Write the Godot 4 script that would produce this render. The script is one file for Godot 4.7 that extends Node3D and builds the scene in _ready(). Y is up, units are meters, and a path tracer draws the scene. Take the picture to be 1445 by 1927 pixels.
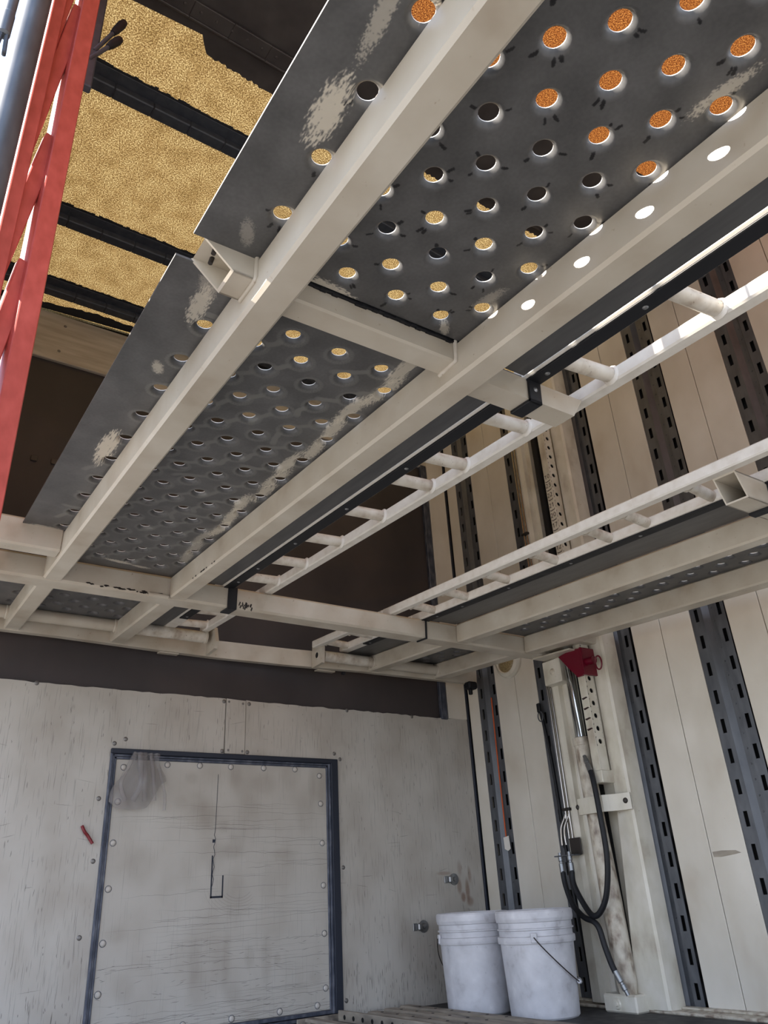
extends Node3D
# Inside of an enclosed car hauler seen from low down: two-runway lifting deck overhead, plywood front wall, slotted-post side wall.

const CY := 0.43            # camera height above the trailer floor; V() takes points relative to the camera
var M := {}
var taken := {}
var rng := RandomNumberGenerator.new()
var upright_uv := false   # uv = (x, y) instead of (x, z)

func V(x: float, y: float, z: float) -> Vector3:
	return Vector3(x, y + CY, z)

# ---------------------------------------------------------------- naming
func numbered(called: String) -> String:
	if not taken.has(called):
		taken[called] = 0
		return called
	taken[called] += 1
	return "%s_%03d" % [called, taken[called]]

func tag(o: Node3D, label: String, category: String, group := "") -> Node3D:
	o.set_meta("label", label)
	o.set_meta("category", category)
	if group != "":
		o.set_meta("group", group)
	return o

func thing(called: String, label: String, category: String, at := Vector3.ZERO, group := "") -> Node3D:
	var o := Node3D.new()
	o.name = numbered(called)
	o.position = at
	add_child(o)
	tag(o, label, category, group)
	return o

func structure(called: String, at := Vector3.ZERO) -> Node3D:
	var o := Node3D.new()
	o.name = numbered(called)
	o.position = at
	o.set_meta("kind", "structure")
	add_child(o)
	return o

func obj(called: String, st: SurfaceTool, m: Material, parent: Node = null) -> MeshInstance3D:
	return put(called, st.commit(), m, parent)

func put(called: String, mesh: Mesh, m: Material, parent: Node = null) -> MeshInstance3D:
	var o := MeshInstance3D.new()
	o.mesh = mesh
	if m:
		o.material_override = m
	if parent == null:
		o.name = numbered(called)
		add_child(o)
	else:
		var n := 0
		for c in parent.get_children():
			if str(c.name) == called or str(c.name).begins_with(called + "_0") or str(c.name).begins_with(called + "_1") or str(c.name).begins_with(called + "_2"):
				n += 1
		o.name = called if n == 0 else "%s_%03d" % [called, n]
		parent.add_child(o, true)
	return o

# ---------------------------------------------------------------- shapes
func mb() -> SurfaceTool:
	var st := SurfaceTool.new()
	st.begin(Mesh.PRIMITIVE_TRIANGLES)
	return st

func corner(st: SurfaceTool, p: Vector3, n: Vector3) -> void:
	st.set_normal(n)
	st.set_uv(Vector2(p.x, p.y - CY) if upright_uv else Vector2(p.x, p.z))
	st.add_vertex(p)

func tri(st: SurfaceTool, a: Vector3, b: Vector3, c: Vector3, na: Vector3, nb: Vector3, nc: Vector3) -> void:
	corner(st, a, na)
	if (b - a).cross(c - a).dot(na + nb + nc) > 0.0:
		corner(st, c, nc)
		corner(st, b, nb)
	else:
		corner(st, b, nb)
		corner(st, c, nc)

func quad(st: SurfaceTool, a: Vector3, b: Vector3, c: Vector3, d: Vector3, n: Vector3) -> void:
	tri(st, a, b, c, n, n, n)
	tri(st, a, c, d, n, n, n)

func quad4(st: SurfaceTool, p: Array, n: Array) -> void:
	tri(st, p[0], p[1], p[2], n[0], n[1], n[2])
	tri(st, p[0], p[2], p[3], n[0], n[2], n[3])

func cbox(st: SurfaceTool, lo: Vector3, hi: Vector3, c := 0.002, xf := Transform3D.IDENTITY) -> void:
	var mid := (lo + hi) * 0.5
	var h := (hi - lo) * 0.5
	c = minf(c, minf(h.x, minf(h.y, h.z)) * 0.6)
	for i in 3:
		var j := (i + 1) % 3
		var k := (i + 2) % 3
		for s in [-1.0, 1.0]:
			var n := Vector3.ZERO
			n[i] = s
			var pts := []
			for q in [[-1, -1], [1, -1], [1, 1], [-1, 1]]:
				var p := Vector3.ZERO
				p[i] = s * h[i]
				p[j] = q[0] * (h[j] - c)
				p[k] = q[1] * (h[k] - c)
				pts.append(xf * (mid + p))
			quad(st, pts[0], pts[1], pts[2], pts[3], xf.basis * n)
	if c <= 0.0:
		return
	for i in 3:
		var j := (i + 1) % 3
		var k := (i + 2) % 3
		for s in [-1.0, 1.0]:
			for t in [-1.0, 1.0]:
				var n := Vector3.ZERO
				n[i] = s
				n[j] = t
				var pts := []
				for q in [[0, -1], [0, 1], [1, 1], [1, -1]]:
					var p := Vector3.ZERO
					p[i] = s * (h[i] - (c if q[0] == 1 else 0.0))
					p[j] = t * (h[j] - (0.0 if q[0] == 1 else c))
					p[k] = q[1] * (h[k] - c)
					pts.append(xf * (mid + p))
				quad(st, pts[0], pts[1], pts[2], pts[3], xf.basis * n.normalized())
	for sx in [-1.0, 1.0]:
		for sy in [-1.0, 1.0]:
			for sz in [-1.0, 1.0]:
				var n := xf.basis * Vector3(sx, sy, sz).normalized()
				var a := xf * (mid + Vector3(sx * h.x, sy * (h.y - c), sz * (h.z - c)))
				var b := xf * (mid + Vector3(sx * (h.x - c), sy * h.y, sz * (h.z - c)))
				var d := xf * (mid + Vector3(sx * (h.x - c), sy * (h.y - c), sz * h.z))
				tri(st, a, b, d, n, n, n)

# a bar of rectangular section between two points; across = direction of its width
func bar(st: SurfaceTool, a: Vector3, b: Vector3, across: Vector3, w: float, t: float, c := 0.002) -> void:
	var y := (b - a).normalized()
	var x := (across - y * across.dot(y)).normalized()
	var z := x.cross(y)
	var L := a.distance_to(b)
	cbox(st, Vector3(-w / 2, 0, -t / 2), Vector3(w / 2, L, t / 2), c, Transform3D(Basis(x, y, z), a))

func frames(pts: PackedVector3Array) -> Array:
	var out := []
	var up := Vector3.UP
	for i in pts.size():
		var d := (pts[mini(i + 1, pts.size() - 1)] - pts[maxi(i - 1, 0)]).normalized()
		if i == 0 and absf(d.dot(up)) > 0.9:
			up = Vector3.RIGHT
		var x := (up - d * up.dot(d)).normalized()
		up = x
		out.append([x, d.cross(x), d])
	return out

func sweep(st: SurfaceTool, pts: PackedVector3Array, r: float, sides := 10, caps := true) -> void:
	var f := frames(pts)
	for i in pts.size() - 1:
		for k in sides:
			var a0 := TAU * k / sides
			var a1 := TAU * (k + 1) / sides
			var n00: Vector3 = f[i][0] * cos(a0) + f[i][1] * sin(a0)
			var n01: Vector3 = f[i][0] * cos(a1) + f[i][1] * sin(a1)
			var n10: Vector3 = f[i + 1][0] * cos(a0) + f[i + 1][1] * sin(a0)
			var n11: Vector3 = f[i + 1][0] * cos(a1) + f[i + 1][1] * sin(a1)
			quad4(st, [pts[i] + n00 * r, pts[i] + n01 * r, pts[i + 1] + n11 * r, pts[i + 1] + n10 * r], [n00, n01, n11, n10])
	if caps:
		for e in [0, pts.size() - 1]:
			var n: Vector3 = f[e][2] * (-1.0 if e == 0 else 1.0)
			for k in sides:
				var a0 := TAU * k / sides
				var a1 := TAU * (k + 1) / sides
				tri(st, pts[e], pts[e] + (f[e][0] * cos(a0) + f[e][1] * sin(a0)) * r, pts[e] + (f[e][0] * cos(a1) + f[e][1] * sin(a1)) * r, n, n, n)

func smooth_path(p: Array, per := 6) -> PackedVector3Array:
	var out := PackedVector3Array()
	for i in p.size() - 1:
		var a: Vector3 = p[maxi(i - 1, 0)]
		var b: Vector3 = p[i]
		var c: Vector3 = p[i + 1]
		var d: Vector3 = p[mini(i + 2, p.size() - 1)]
		for k in per:
			out.append(b.cubic_interpolate(c, a, d, float(k) / per))
	out.append(p[-1])
	return out

# profile of [radius, height] turned about local y
func lathe(st: SurfaceTool, prof: Array, segs := 24, xf := Transform3D.IDENTITY) -> void:
	for i in prof.size() - 1:
		var r0: float = prof[i][0]
		var y0: float = prof[i][1]
		var r1: float = prof[i + 1][0]
		var y1: float = prof[i + 1][1]
		var slope := Vector2(y1 - y0, r0 - r1).normalized()
		for k in segs:
			var a0 := TAU * k / segs
			var a1 := TAU * (k + 1) / segs
			var c0 := Vector3(cos(a0), 0, sin(a0))
			var c1 := Vector3(cos(a1), 0, sin(a1))
			var n0 := xf.basis * (c0 * slope.x + Vector3.UP * slope.y)
			var n1 := xf.basis * (c1 * slope.x + Vector3.UP * slope.y)
			var p := [xf * (c0 * r0 + Vector3.UP * y0), xf * (c1 * r0 + Vector3.UP * y0), xf * (c1 * r1 + Vector3.UP * y1), xf * (c0 * r1 + Vector3.UP * y1)]
			if r0 < 1e-5:
				tri(st, p[0], p[2], p[3], n0, n1, n0)
			elif r1 < 1e-5:
				tri(st, p[0], p[1], p[2], n0, n1, n1)
			else:
				quad4(st, p, [n0, n1, n1, n0])

# polygon in local x,y pushed along local z from z0 to z1
func prism(st: SurfaceTool, poly: PackedVector2Array, z0: float, z1: float, xf := Transform3D.IDENTITY) -> void:
	var ix := Geometry2D.triangulate_polygon(poly)
	for e in [[z0, -1.0], [z1, 1.0]]:
		var n: Vector3 = xf.basis * Vector3(0, 0, e[1])
		for i in range(0, ix.size(), 3):
			var p := []
			for k in 3:
				p.append(xf * Vector3(poly[ix[i + k]].x, poly[ix[i + k]].y, e[0]))
			tri(st, p[0], p[1], p[2], n, n, n)
	var ccw := not Geometry2D.is_polygon_clockwise(poly)
	for i in poly.size():
		var a := poly[i]
		var b := poly[(i + 1) % poly.size()]
		var d := (b - a).normalized()
		var n2 := Vector2(d.y, -d.x) * (1.0 if ccw else -1.0)
		var n := xf.basis * Vector3(n2.x, n2.y, 0)
		quad(st, xf * Vector3(a.x, a.y, z0), xf * Vector3(b.x, b.y, z0), xf * Vector3(b.x, b.y, z1), xf * Vector3(a.x, a.y, z1), n)

func facing(at: Vector3, n: Vector3) -> Transform3D:   # local y along n
	var y := n.normalized()
	var x := (Vector3.UP if absf(y.y) < 0.9 else Vector3.RIGHT).cross(y).normalized()
	return Transform3D(Basis(x, y, x.cross(y)), at)

# xf whose local x,y plane is the (z,y) plane of the wall on the right and whose local z points to -x
func side_plane(x: float) -> Transform3D:
	return Transform3D(Basis(Vector3(0, 0, 1), Vector3(0, 1, 0), Vector3(-1, 0, 0)), Vector3(x, CY, 0))

# ---------------------------------------------------------------- materials
func noise_tex(stops: Array, freq: float, seed_n: int, kind := FastNoiseLite.TYPE_SIMPLEX_SMOOTH, fractal := FastNoiseLite.FRACTAL_FBM, oct := 5, size := 512) -> NoiseTexture2D:
	var n := FastNoiseLite.new()
	n.noise_type = kind
	n.frequency = freq
	n.seed = seed_n
	n.fractal_type = fractal
	n.fractal_octaves = oct
	var t := NoiseTexture2D.new()
	t.width = size
	t.height = size
	t.seamless = true
	t.noise = n
	var g := Gradient.new()
	var offs := PackedFloat32Array()
	var cols := PackedColorArray()
	for s in stops:
		offs.append(s[0])
		cols.append(s[1])
	g.offsets = offs
	g.colors = cols
	t.color_ramp = g
	return t

func mat(called: String, stops: Array, freq: float, scale: Vector3, rough: float, seed_n := 1, metal := 0.0) -> StandardMaterial3D:
	var m := StandardMaterial3D.new()
	m.resource_name = called
	m.albedo_texture = noise_tex(stops, freq, seed_n)
	m.uv1_triplanar = true
	m.uv1_world_triplanar = true
	m.uv1_scale = scale
	m.roughness = rough
	m.metallic = metal
	M[called] = m
	return m

func plain(called: String, c: Color, rough: float, metal := 0.0) -> StandardMaterial3D:
	var m := StandardMaterial3D.new()
	m.resource_name = called
	m.albedo_color = c
	m.roughness = rough
	m.metallic = metal
	M[called] = m
	return m

func detail(m: StandardMaterial3D, stops: Array, freq: float, scale: Vector3, seed_n: int, fractal := FastNoiseLite.FRACTAL_RIDGED) -> void:
	m.detail_enabled = true
	m.detail_blend_mode = BaseMaterial3D.BLEND_MODE_MUL
	m.detail_uv_layer = BaseMaterial3D.DETAIL_UV_2
	m.uv2_triplanar = true
	m.uv2_world_triplanar = true
	m.uv2_scale = scale
	m.detail_albedo = noise_tex(stops, freq, seed_n, FastNoiseLite.TYPE_SIMPLEX_SMOOTH, fractal, 4, 1024)

func streak(img: Image, p: Vector2, d: Vector2, n: int, wob: float, shade: float) -> void:
	var w := img.get_width()
	var h := img.get_height()
	var ph := rng.randf() * TAU
	var f := rng.randf_range(0.01, 0.04)
	var side := Vector2(-d.y, d.x)
	for i in n:
		var q := p + d * i + side * wob * (sin(i * f + ph) + 0.5 * sin(i * f * 2.7 + ph * 3.0))
		var x := int(q.x)
		var y := int(q.y)
		if x < 0 or y < 0 or x >= w or y >= h:
			continue
		var e := 1.0 - (1.0 - shade) * sin(PI * (i + 0.5) / n)
		var c := img.get_pixel(x, y)
		img.set_pixel(x, y, Color(c.r * e, c.g * e, c.b * e))

func smudge(img: Image, p: Vector2, rx: float, ry: float, tone: Color, f: float) -> void:
	for j in range(maxi(0, int(p.y - ry)), mini(img.get_height(), int(p.y + ry))):
		for i in range(maxi(0, int(p.x - rx)), mini(img.get_width(), int(p.x + rx))):
			var e := 1.0 - Vector2((i - p.x) / rx, (j - p.y) / ry).length()
			if e > 0.0:
				var c := img.get_pixel(i, j)
				img.set_pixel(i, j, c.lerp(Color(c.r * tone.r, c.g * tone.g, c.b * tone.b), f * smoothstep(0.0, 0.7, e) * rng.randf_range(0.6, 1.0)))

# weathered paint on plywood: cracks along the grain of the sheet
func crack_mat(called: String, w: int, h: int, x0: float, x1: float, y0: float, y1: float, door: bool) -> void:
	var img := Image.create(w, h, false, Image.FORMAT_RGB8)
	img.fill(Color.WHITE)
	if door:
		for i in 34:
			smudge(img, Vector2(rng.randf() * w, rng.randf() * h), rng.randf_range(20, 90), rng.randf_range(30, 160), Color(0.84, 0.82, 0.8), 0.35)
		for i in 420:
			streak(img, Vector2(rng.randf() * w, rng.randf() * h), Vector2(0, 1), rng.randi_range(20, 160), 0.4, rng.randf_range(0.86, 0.96))
		for i in 120:
			var t := 1.0 - pow(rng.randf(), 1.7) * 0.85
			streak(img, Vector2(rng.randf_range(-100, w * 0.75), t * h), Vector2(1, rng.randf_range(-0.03, 0.03)), rng.randi_range(120, 800), 2.2, rng.randf_range(0.55, 0.88))
		for i in 160:
			streak(img, Vector2(rng.randf() * w, h * (1.0 - 0.3 * rng.randf())), Vector2(1, rng.randf_range(-0.3, 0.3)), rng.randi_range(8, 40), 1.0, rng.randf_range(0.4, 0.75))
		for k in 7:
			var r := 50.0 + k * 11.0
			for i in 90:
				var a := 0.6 + 1.9 * i / 90.0 + 0.1 * k
				streak(img, Vector2(w * 0.56 + cos(a) * r * 1.3, h * 0.5 + sin(a) * r), Vector2(1, 0), 2, 0.0, 0.8)
	else:
		for i in 60:
			smudge(img, Vector2(rng.randf() * w, rng.randf() * h), rng.randf_range(20, 70), rng.randf_range(40, 200), Color(0.9, 0.885, 0.87), 0.22)
		for i in 3800:
			streak(img, Vector2(rng.randf() * w, rng.randf() * h), Vector2(0, 1), rng.randi_range(12, 90), 0.5, rng.randf_range(0.78, 0.95))
		for i in 420:
			streak(img, Vector2(rng.randf() * w, rng.randf() * h), Vector2(rng.randf_range(-0.1, 0.1), 1), rng.randi_range(6, 26), 0.5, rng.randf_range(0.4, 0.7))
		for i in 700:
			streak(img, Vector2(rng.randf() * w, h * (1.0 - 0.16 * pow(rng.randf(), 1.5))), Vector2(0, 1), rng.randi_range(8, 40), 0.6, rng.randf_range(0.4, 0.75))
		for i in 90:
			streak(img, Vector2(rng.randf() * w, rng.randf() * h), Vector2(1, rng.randf_range(-0.3, 0.3)), rng.randi_range(8, 60), 0.8, rng.randf_range(0.6, 0.85))
		# rusty run-off beside the upper clip
		for q in [[2.64, 0.05, 0.02, 0.05, 0.6], [2.69, 0.03, 0.018, 0.07, 0.75], [2.66, 0.0, 0.02, 0.03, 0.8], [2.71, 0.1, 0.015, 0.05, 0.5], [2.55, 0.11, 0.06, 0.012, 0.4], [2.65, 0.13, 0.02, 0.05, 0.35], [2.7, -0.02, 0.03, 0.03, 0.6]]:
			smudge(img, Vector2((q[0] - x0) / (x1 - x0) * w, (y1 - q[1]) / (y1 - y0) * h), q[2] / (x1 - x0) * w, q[3] / (y1 - y0) * h, Color(0.68, 0.56, 0.5), q[4])
	var m := plain(called, C(0.735, 0.72, 0.69), 0.6)
	m.albedo_texture = ImageTexture.create_from_image(img)
	m.uv1_scale = Vector3(1.0 / (x1 - x0), -1.0 / (y1 - y0), 1)
	m.uv1_offset = Vector3(-x0 / (x1 - x0), y1 / (y1 - y0), 0)
	detail(m, [[0.0, C(0.9, 0.885, 0.87)], [0.5, C(0.96, 0.955, 0.95)], [1.0, Color.WHITE]], 0.006, Vector3(0.6, 0.5, 0.6), 12 + int(door), FastNoiseLite.FRACTAL_FBM)

func C(r: float, g: float, b: float, a := 1.0) -> Color:
	return Color(r, g, b, a)

func make_materials() -> void:
	var cream := mat("cream_paint", [[0.0, C(0.65, 0.6, 0.535)], [0.35, C(0.715, 0.68, 0.62)], [0.7, C(0.745, 0.715, 0.66)], [1.0, C(0.78, 0.755, 0.705)]], 0.009, Vector3(1.1, 1.1, 1.1), 0.36, 3)
	detail(cream, [[0.0, C(0.6, 0.5, 0.44)], [0.05, C(0.9, 0.87, 0.84)], [0.11, Color.WHITE], [1.0, Color.WHITE]], 0.02, Vector3(1.6, 1.6, 1.6), 17, FastNoiseLite.FRACTAL_FBM)
	var rung := mat("chipped_cream_paint", [[0.0, C(0.6, 0.53, 0.48)], [0.3, C(0.72, 0.68, 0.62)], [0.55, C(0.79, 0.76, 0.71)], [1.0, C(0.84, 0.82, 0.78)]], 0.012, Vector3(3, 3, 3), 0.5, 8)
	detail(rung, [[0.0, C(0.28, 0.2, 0.17)], [0.13, C(0.5, 0.43, 0.38)], [0.19, Color.WHITE], [1.0, Color.WHITE]], 0.02, Vector3(4, 4, 4), 21, FastNoiseLite.FRACTAL_FBM)
	mat("white_bar_paint", [[0.0, C(0.79, 0.765, 0.72)], [0.4, C(0.83, 0.81, 0.775)], [1.0, C(0.87, 0.855, 0.825)]], 0.02, Vector3(2.0, 2.0, 2.0), 0.45, 9)
	crack_mat("painted_plywood", 2048, 1024, -0.12, 2.82, -0.44, 0.89, false)
	crack_mat("door_plywood", 1024, 1024, 0.89, 1.91, -0.41, 0.6, true)
	var pan := mat("wall_panel", [[0.0, C(0.74, 0.7, 0.64)], [0.35, C(0.8, 0.775, 0.725)], [1.0, C(0.86, 0.84, 0.8)]], 0.006, Vector3(0.8, 0.5, 0.8), 0.42, 15)
	detail(pan, [[0.0, C(0.45, 0.4, 0.36)], [0.035, C(0.8, 0.77, 0.73)], [0.06, Color.WHITE], [1.0, Color.WHITE]], 0.045, Vector3(1.7, 1.2, 1.7), 37, FastNoiseLite.FRACTAL_FBM)
	var col := mat("column_paint", [[0.0, C(0.68, 0.64, 0.58)], [0.4, C(0.8, 0.78, 0.72)], [1.0, C(0.87, 0.85, 0.81)]], 0.012, Vector3(1.2, 0.7, 1.2), 0.3, 16)
	detail(col, [[0.0, C(0.4, 0.33, 0.28)], [0.05, C(0.72, 0.66, 0.6)], [0.1, Color.WHITE], [1.0, Color.WHITE]], 0.025, Vector3(2.4, 1.4, 2.4), 39, FastNoiseLite.FRACTAL_FBM)
	mat("grimy_paint", [[0.0, C(0.36, 0.3, 0.26)], [0.3, C(0.62, 0.57, 0.51)], [0.55, C(0.76, 0.73, 0.67)], [1.0, C(0.82, 0.8, 0.75)]], 0.02, Vector3(2.2, 1.2, 2.2), 0.4, 41)
	mat("post_steel", [[0.0, C(0.3, 0.31, 0.33)], [0.5, C(0.35, 0.36, 0.38)], [1.0, C(0.4, 0.41, 0.43)]], 0.02, Vector3(2, 0.6, 2), 0.4, 18, 0.35)
	mat("bare_plate", [[0.0, C(0.29, 0.29, 0.3)], [0.5, C(0.34, 0.34, 0.345)], [1.0, C(0.39, 0.385, 0.38)]], 0.015, Vector3(1.2, 1.2, 1.2), 0.42, 19, 0.1)
	mat("strip_plate", [[0.0, C(0.3, 0.3, 0.305)], [1.0, C(0.37, 0.37, 0.37)]], 0.02, Vector3(4, 1, 0.6), 0.42, 20, 0.1)
	plain("hole_rim", C(0.9, 0.89, 0.87), 0.5)
	plain("rubber", C(0.035, 0.045, 0.075), 0.6)
	plain("dark_void", C(0.03, 0.035, 0.045), 0.8)
	mat("dark_front", [[0.0, C(0.19, 0.175, 0.185)], [0.5, C(0.235, 0.215, 0.22)], [1.0, C(0.28, 0.25, 0.25)]], 0.006, Vector3(0.6, 0.4, 0.6), 0.55, 22)
	mat("door_metal", [[0.0, C(0.2, 0.22, 0.27)], [0.5, C(0.3, 0.32, 0.37)], [1.0, C(0.45, 0.46, 0.5)]], 0.02, Vector3(2, 1, 2), 0.5, 23, 0.4)
	plain("door_metal_dark", C(0.14, 0.16, 0.21), 0.5, 0.3)
	plain("zinc", C(0.55, 0.555, 0.56), 0.3, 0.7)
	plain("bolt_paint", C(0.74, 0.72, 0.69), 0.5)
	plain("screw_head", C(0.48, 0.47, 0.46), 0.45, 0.5)
	plain("chrome", C(0.8, 0.82, 0.84), 0.07, 1.0)
	plain("pipe_steel", C(0.62, 0.6, 0.58), 0.22, 0.95)
	plain("bolt_dark", C(0.2, 0.18, 0.17), 0.5, 0.4)
	plain("orange_cord", C(0.75, 0.33, 0.14), 0.7)
	plain("paper", C(0.86, 0.84, 0.81), 0.8)
	plain("red_gloss", C(0.4, 0.02, 0.13), 0.3)
	plain("red_peg", C(0.45, 0.1, 0.13), 0.5)
	mat("red_paint", [[0.0, C(0.62, 0.24, 0.2)], [0.5, C(0.7, 0.29, 0.25)], [1.0, C(0.77, 0.34, 0.3)]], 0.02, Vector3(3, 1.5, 3), 0.4, 24)
	mat("bow_steel", [[0.0, C(0.24, 0.26, 0.3)], [1.0, C(0.32, 0.34, 0.37)]], 0.02, Vector3(2, 2, 2), 0.5, 25, 0.3)
	plain("tar", C(0.17, 0.18, 0.2), 0.7)
	mat("roof_metal", [[0.0, C(0.26, 0.24, 0.24)], [1.0, C(0.36, 0.34, 0.33)]], 0.01, Vector3(1, 1, 1), 0.5, 26, 0.3)
	mat("header_wood", [[0.0, C(0.64, 0.6, 0.54)], [0.5, C(0.71, 0.68, 0.62)], [1.0, C(0.77, 0.74, 0.69)]], 0.01, Vector3(0.5, 4, 0.5), 0.6, 27)
	mat("ram_steel", [[0.0, C(0.3, 0.31, 0.33)], [0.5, C(0.36, 0.37, 0.39)], [1.0, C(0.43, 0.44, 0.46)]], 0.012, Vector3(4, 1, 4), 0.45, 28, 0.4)
	mat("bucket_plastic", [[0.0, C(0.62, 0.61, 0.63)], [0.3, C(0.76, 0.76, 0.78)], [0.75, C(0.82, 0.82, 0.84)], [1.0, C(0.9, 0.9, 0.91)]], 0.012, Vector3(2.2, 1.6, 2.2), 0.42, 29)
	detail(M["bucket_plastic"], [[0.0, C(0.4, 0.38, 0.37)], [0.06, C(0.78, 0.77, 0.76)], [0.12, Color.WHITE], [1.0, Color.WHITE]], 0.02, Vector3(3, 2.4, 3), 43, FastNoiseLite.FRACTAL_FBM)
	mat("floor_steel", [[0.0, C(0.12, 0.12, 0.13)], [0.5, C(0.2, 0.2, 0.205)], [1.0, C(0.34, 0.33, 0.32)]], 0.02, Vector3(1.5, 1.5, 1.5), 0.65, 30)
	mat("slat_paint", [[0.0, C(0.3, 0.27, 0.25)], [0.35, C(0.5, 0.47, 0.43)], [1.0, C(0.66, 0.62, 0.56)]], 0.012, Vector3(2.0, 2.0, 0.8), 0.6, 31)
	mat("ground", [[0.0, C(0.36, 0.36, 0.36)], [1.0, C(0.46, 0.455, 0.45)]], 0.02, Vector3(0.3, 0.3, 0.3), 0.9, 32)
	plain("white_touch_up", C(0.93, 0.93, 0.92), 0.45)
	plain("number_ink", C(0.16, 0.07, 0.06), 0.7)
	var bag := plain("bag_film", C(0.6, 0.58, 0.575, 0.27), 0.3)
	bag.transparency = BaseMaterial3D.TRANSPARENCY_ALPHA
	mat("lens_amber", [[0.0, C(0.42, 0.36, 0.24)], [0.6, C(0.6, 0.53, 0.38)], [1.0, C(0.82, 0.76, 0.6)]], 0.06, Vector3(3, 3, 3), 0.3, 44)
	# translucent glass-fibre roof: daylight really comes through it
	var gold := mat("fibreglass_gold", [[0.0, C(0.34, 0.25, 0.13)], [0.35, C(0.5, 0.4, 0.24)], [0.5, C(0.67, 0.56, 0.36)], [0.65, C(0.8, 0.7, 0.48)], [1.0, C(0.98, 0.92, 0.74)]], 0.09, Vector3(3.0, 3.0, 3.0), 0.7, 50)
	gold.backlight_enabled = true
	gold.backlight = Color(0.62, 0.62, 0.62)
	detail(gold, [[0.0, C(0.84, 0.81, 0.76)], [0.4, C(0.94, 0.92, 0.9)], [0.7, Color.WHITE], [1.0, Color.WHITE]], 0.012, Vector3(0.7, 0.7, 0.7), 51, FastNoiseLite.FRACTAL_FBM)
	var amber := mat("fibreglass_amber", [[0.0, C(0.26, 0.12, 0.05)], [0.4, C(0.5, 0.28, 0.12)], [0.6, C(0.68, 0.42, 0.2)], [1.0, C(0.92, 0.7, 0.38)]], 0.09, Vector3(3.4, 3.4, 3.4), 0.7, 52)
	amber.backlight_enabled = true
	amber.backlight = Color(0.58, 0.58, 0.58)

# ---------------------------------------------------------------- scene
func _ready() -> void:
	rng.seed = 7
	var cam := Camera3D.new()
	cam.name = "camera"
	cam.position = Vector3(0, CY, 0)
	cam.rotation = Vector3(0.468338, -0.604328, -0.05951)
	cam.fov = rad_to_deg(2.0 * atan(963.5 / 1447.0))
	cam.near = 0.02
	add_child(cam)
	cam.current = true
	var env := Environment.new()
	var sky := Sky.new()
	var sm := ProceduralSkyMaterial.new()
	sm.sky_top_color = C(0.6, 0.69, 0.83)
	sm.sky_horizon_color = C(0.88, 0.91, 0.95)
	sm.ground_horizon_color = C(0.6, 0.58, 0.55)
	sm.ground_bottom_color = C(0.4, 0.39, 0.37)
	sm.sky_curve = 0.2
	sky.sky_material = sm
	env.background_mode = Environment.BG_SKY
	env.sky = sky
	env.background_energy_multiplier = 2.3
	env.tonemap_mode = Environment.TONE_MAPPER_LINEAR
	env.tonemap_exposure = 1.64
	env.sdfgi_enabled = true
	env.ssao_enabled = true
	env.ssil_enabled = true
	var we := WorldEnvironment.new()
	we.name = "world"
	we.environment = env
	add_child(we)
	var sun := DirectionalLight3D.new()
	sun.name = "sun"
	sun.light_color = C(1.0, 0.96, 0.9)
	sun.light_energy = 6.0
	sun.light_angular_distance = 0.6
	sun.sky_mode = DirectionalLight3D.SKY_MODE_LIGHT_ONLY
	sun.shadow_enabled = true
	add_child(sun)
	sun.look_at_from_position(Vector3.ZERO, Vector3(0.067, -0.056, 0.028), Vector3.UP)
	make_materials()
	build_shell()
	build_roof()
	build_front_wall()
	build_right_wall()
	build_platform()
	build_column()
	build_left_gear()
	build_small_things()

func build_shell() -> void:
	var st := mb()
	cbox(st, Vector3(-30, -0.8, -30), Vector3(30, -0.7, 30), 0.0)
	obj("ground", st, M.ground).set_meta("kind", "structure")
	st = mb()
	cbox(st, Vector3(-0.05, -0.12, -3.45), Vector3(2.95, 0.0, 0.42), 0.0)
	obj("floor", st, M.floor_steel).set_meta("kind", "structure")
	st = mb()
	cbox(st, Vector3(-0.03, 1.5, -3.45), Vector3(0.012, 3.15, -1.32), 0.002)
	cbox(st, Vector3(-0.045, 2.58, -1.32), Vector3(-0.025, 3.15, 0.42), 0.002)
	cbox(st, Vector3(-0.03, 0.0, -3.45), Vector3(0.012, 1.5, -3.3), 0.002)
	obj("wall_left", st, M.wall_panel).set_meta("kind", "structure")
	st = mb()
	cbox(st, Vector3(-0.05, 2.05, 0.38), Vector3(2.95, 3.2, 0.42), 0.002)
	obj("wall_back", st, M.wall_panel).set_meta("kind", "structure")
	st = mb()
	cbox(st, Vector3(2.72, 0.0, -3.36), Vector3(2.81, 0.012, 0.4), 0.004)
	cbox(st, Vector3(2.775, 0.012, -3.36), Vector3(2.812, 0.02, 0.4), 0.003)
	obj("baseboard_right", st, M.grimy_paint).set_meta("kind", "structure")

func roof_y(x: float) -> float:
	return CY + 2.742 + 0.046 * (1.475 - absf(x - 1.475))

# a strip of the roof skin between two z lines (single fibre-glass sheet following the crown)
func roof_sheet(zs: Callable, ze: Callable, drop := 0.0, x0 := -0.01, x1 := 2.92) -> SurfaceTool:
	var st := mb()
	var nx := 240
	for i in nx:
		var xa := lerpf(x0, x1, float(i) / nx)
		var xb := lerpf(x0, x1, float(i + 1) / nx)
		var n := Vector3(0.046 * signf(xa - 1.475), -1, 0).normalized()
		quad(st, Vector3(xa, roof_y(xa) - drop, zs.call(xa)), Vector3(xb, roof_y(xb) - drop, zs.call(xb)), Vector3(xb, roof_y(xb) - drop, ze.call(xb)), Vector3(xa, roof_y(xa) - drop, ze.call(xa)), n)
	return st

func skew(x: float) -> float:
	return -0.055 * (x - 0.25)

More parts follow.
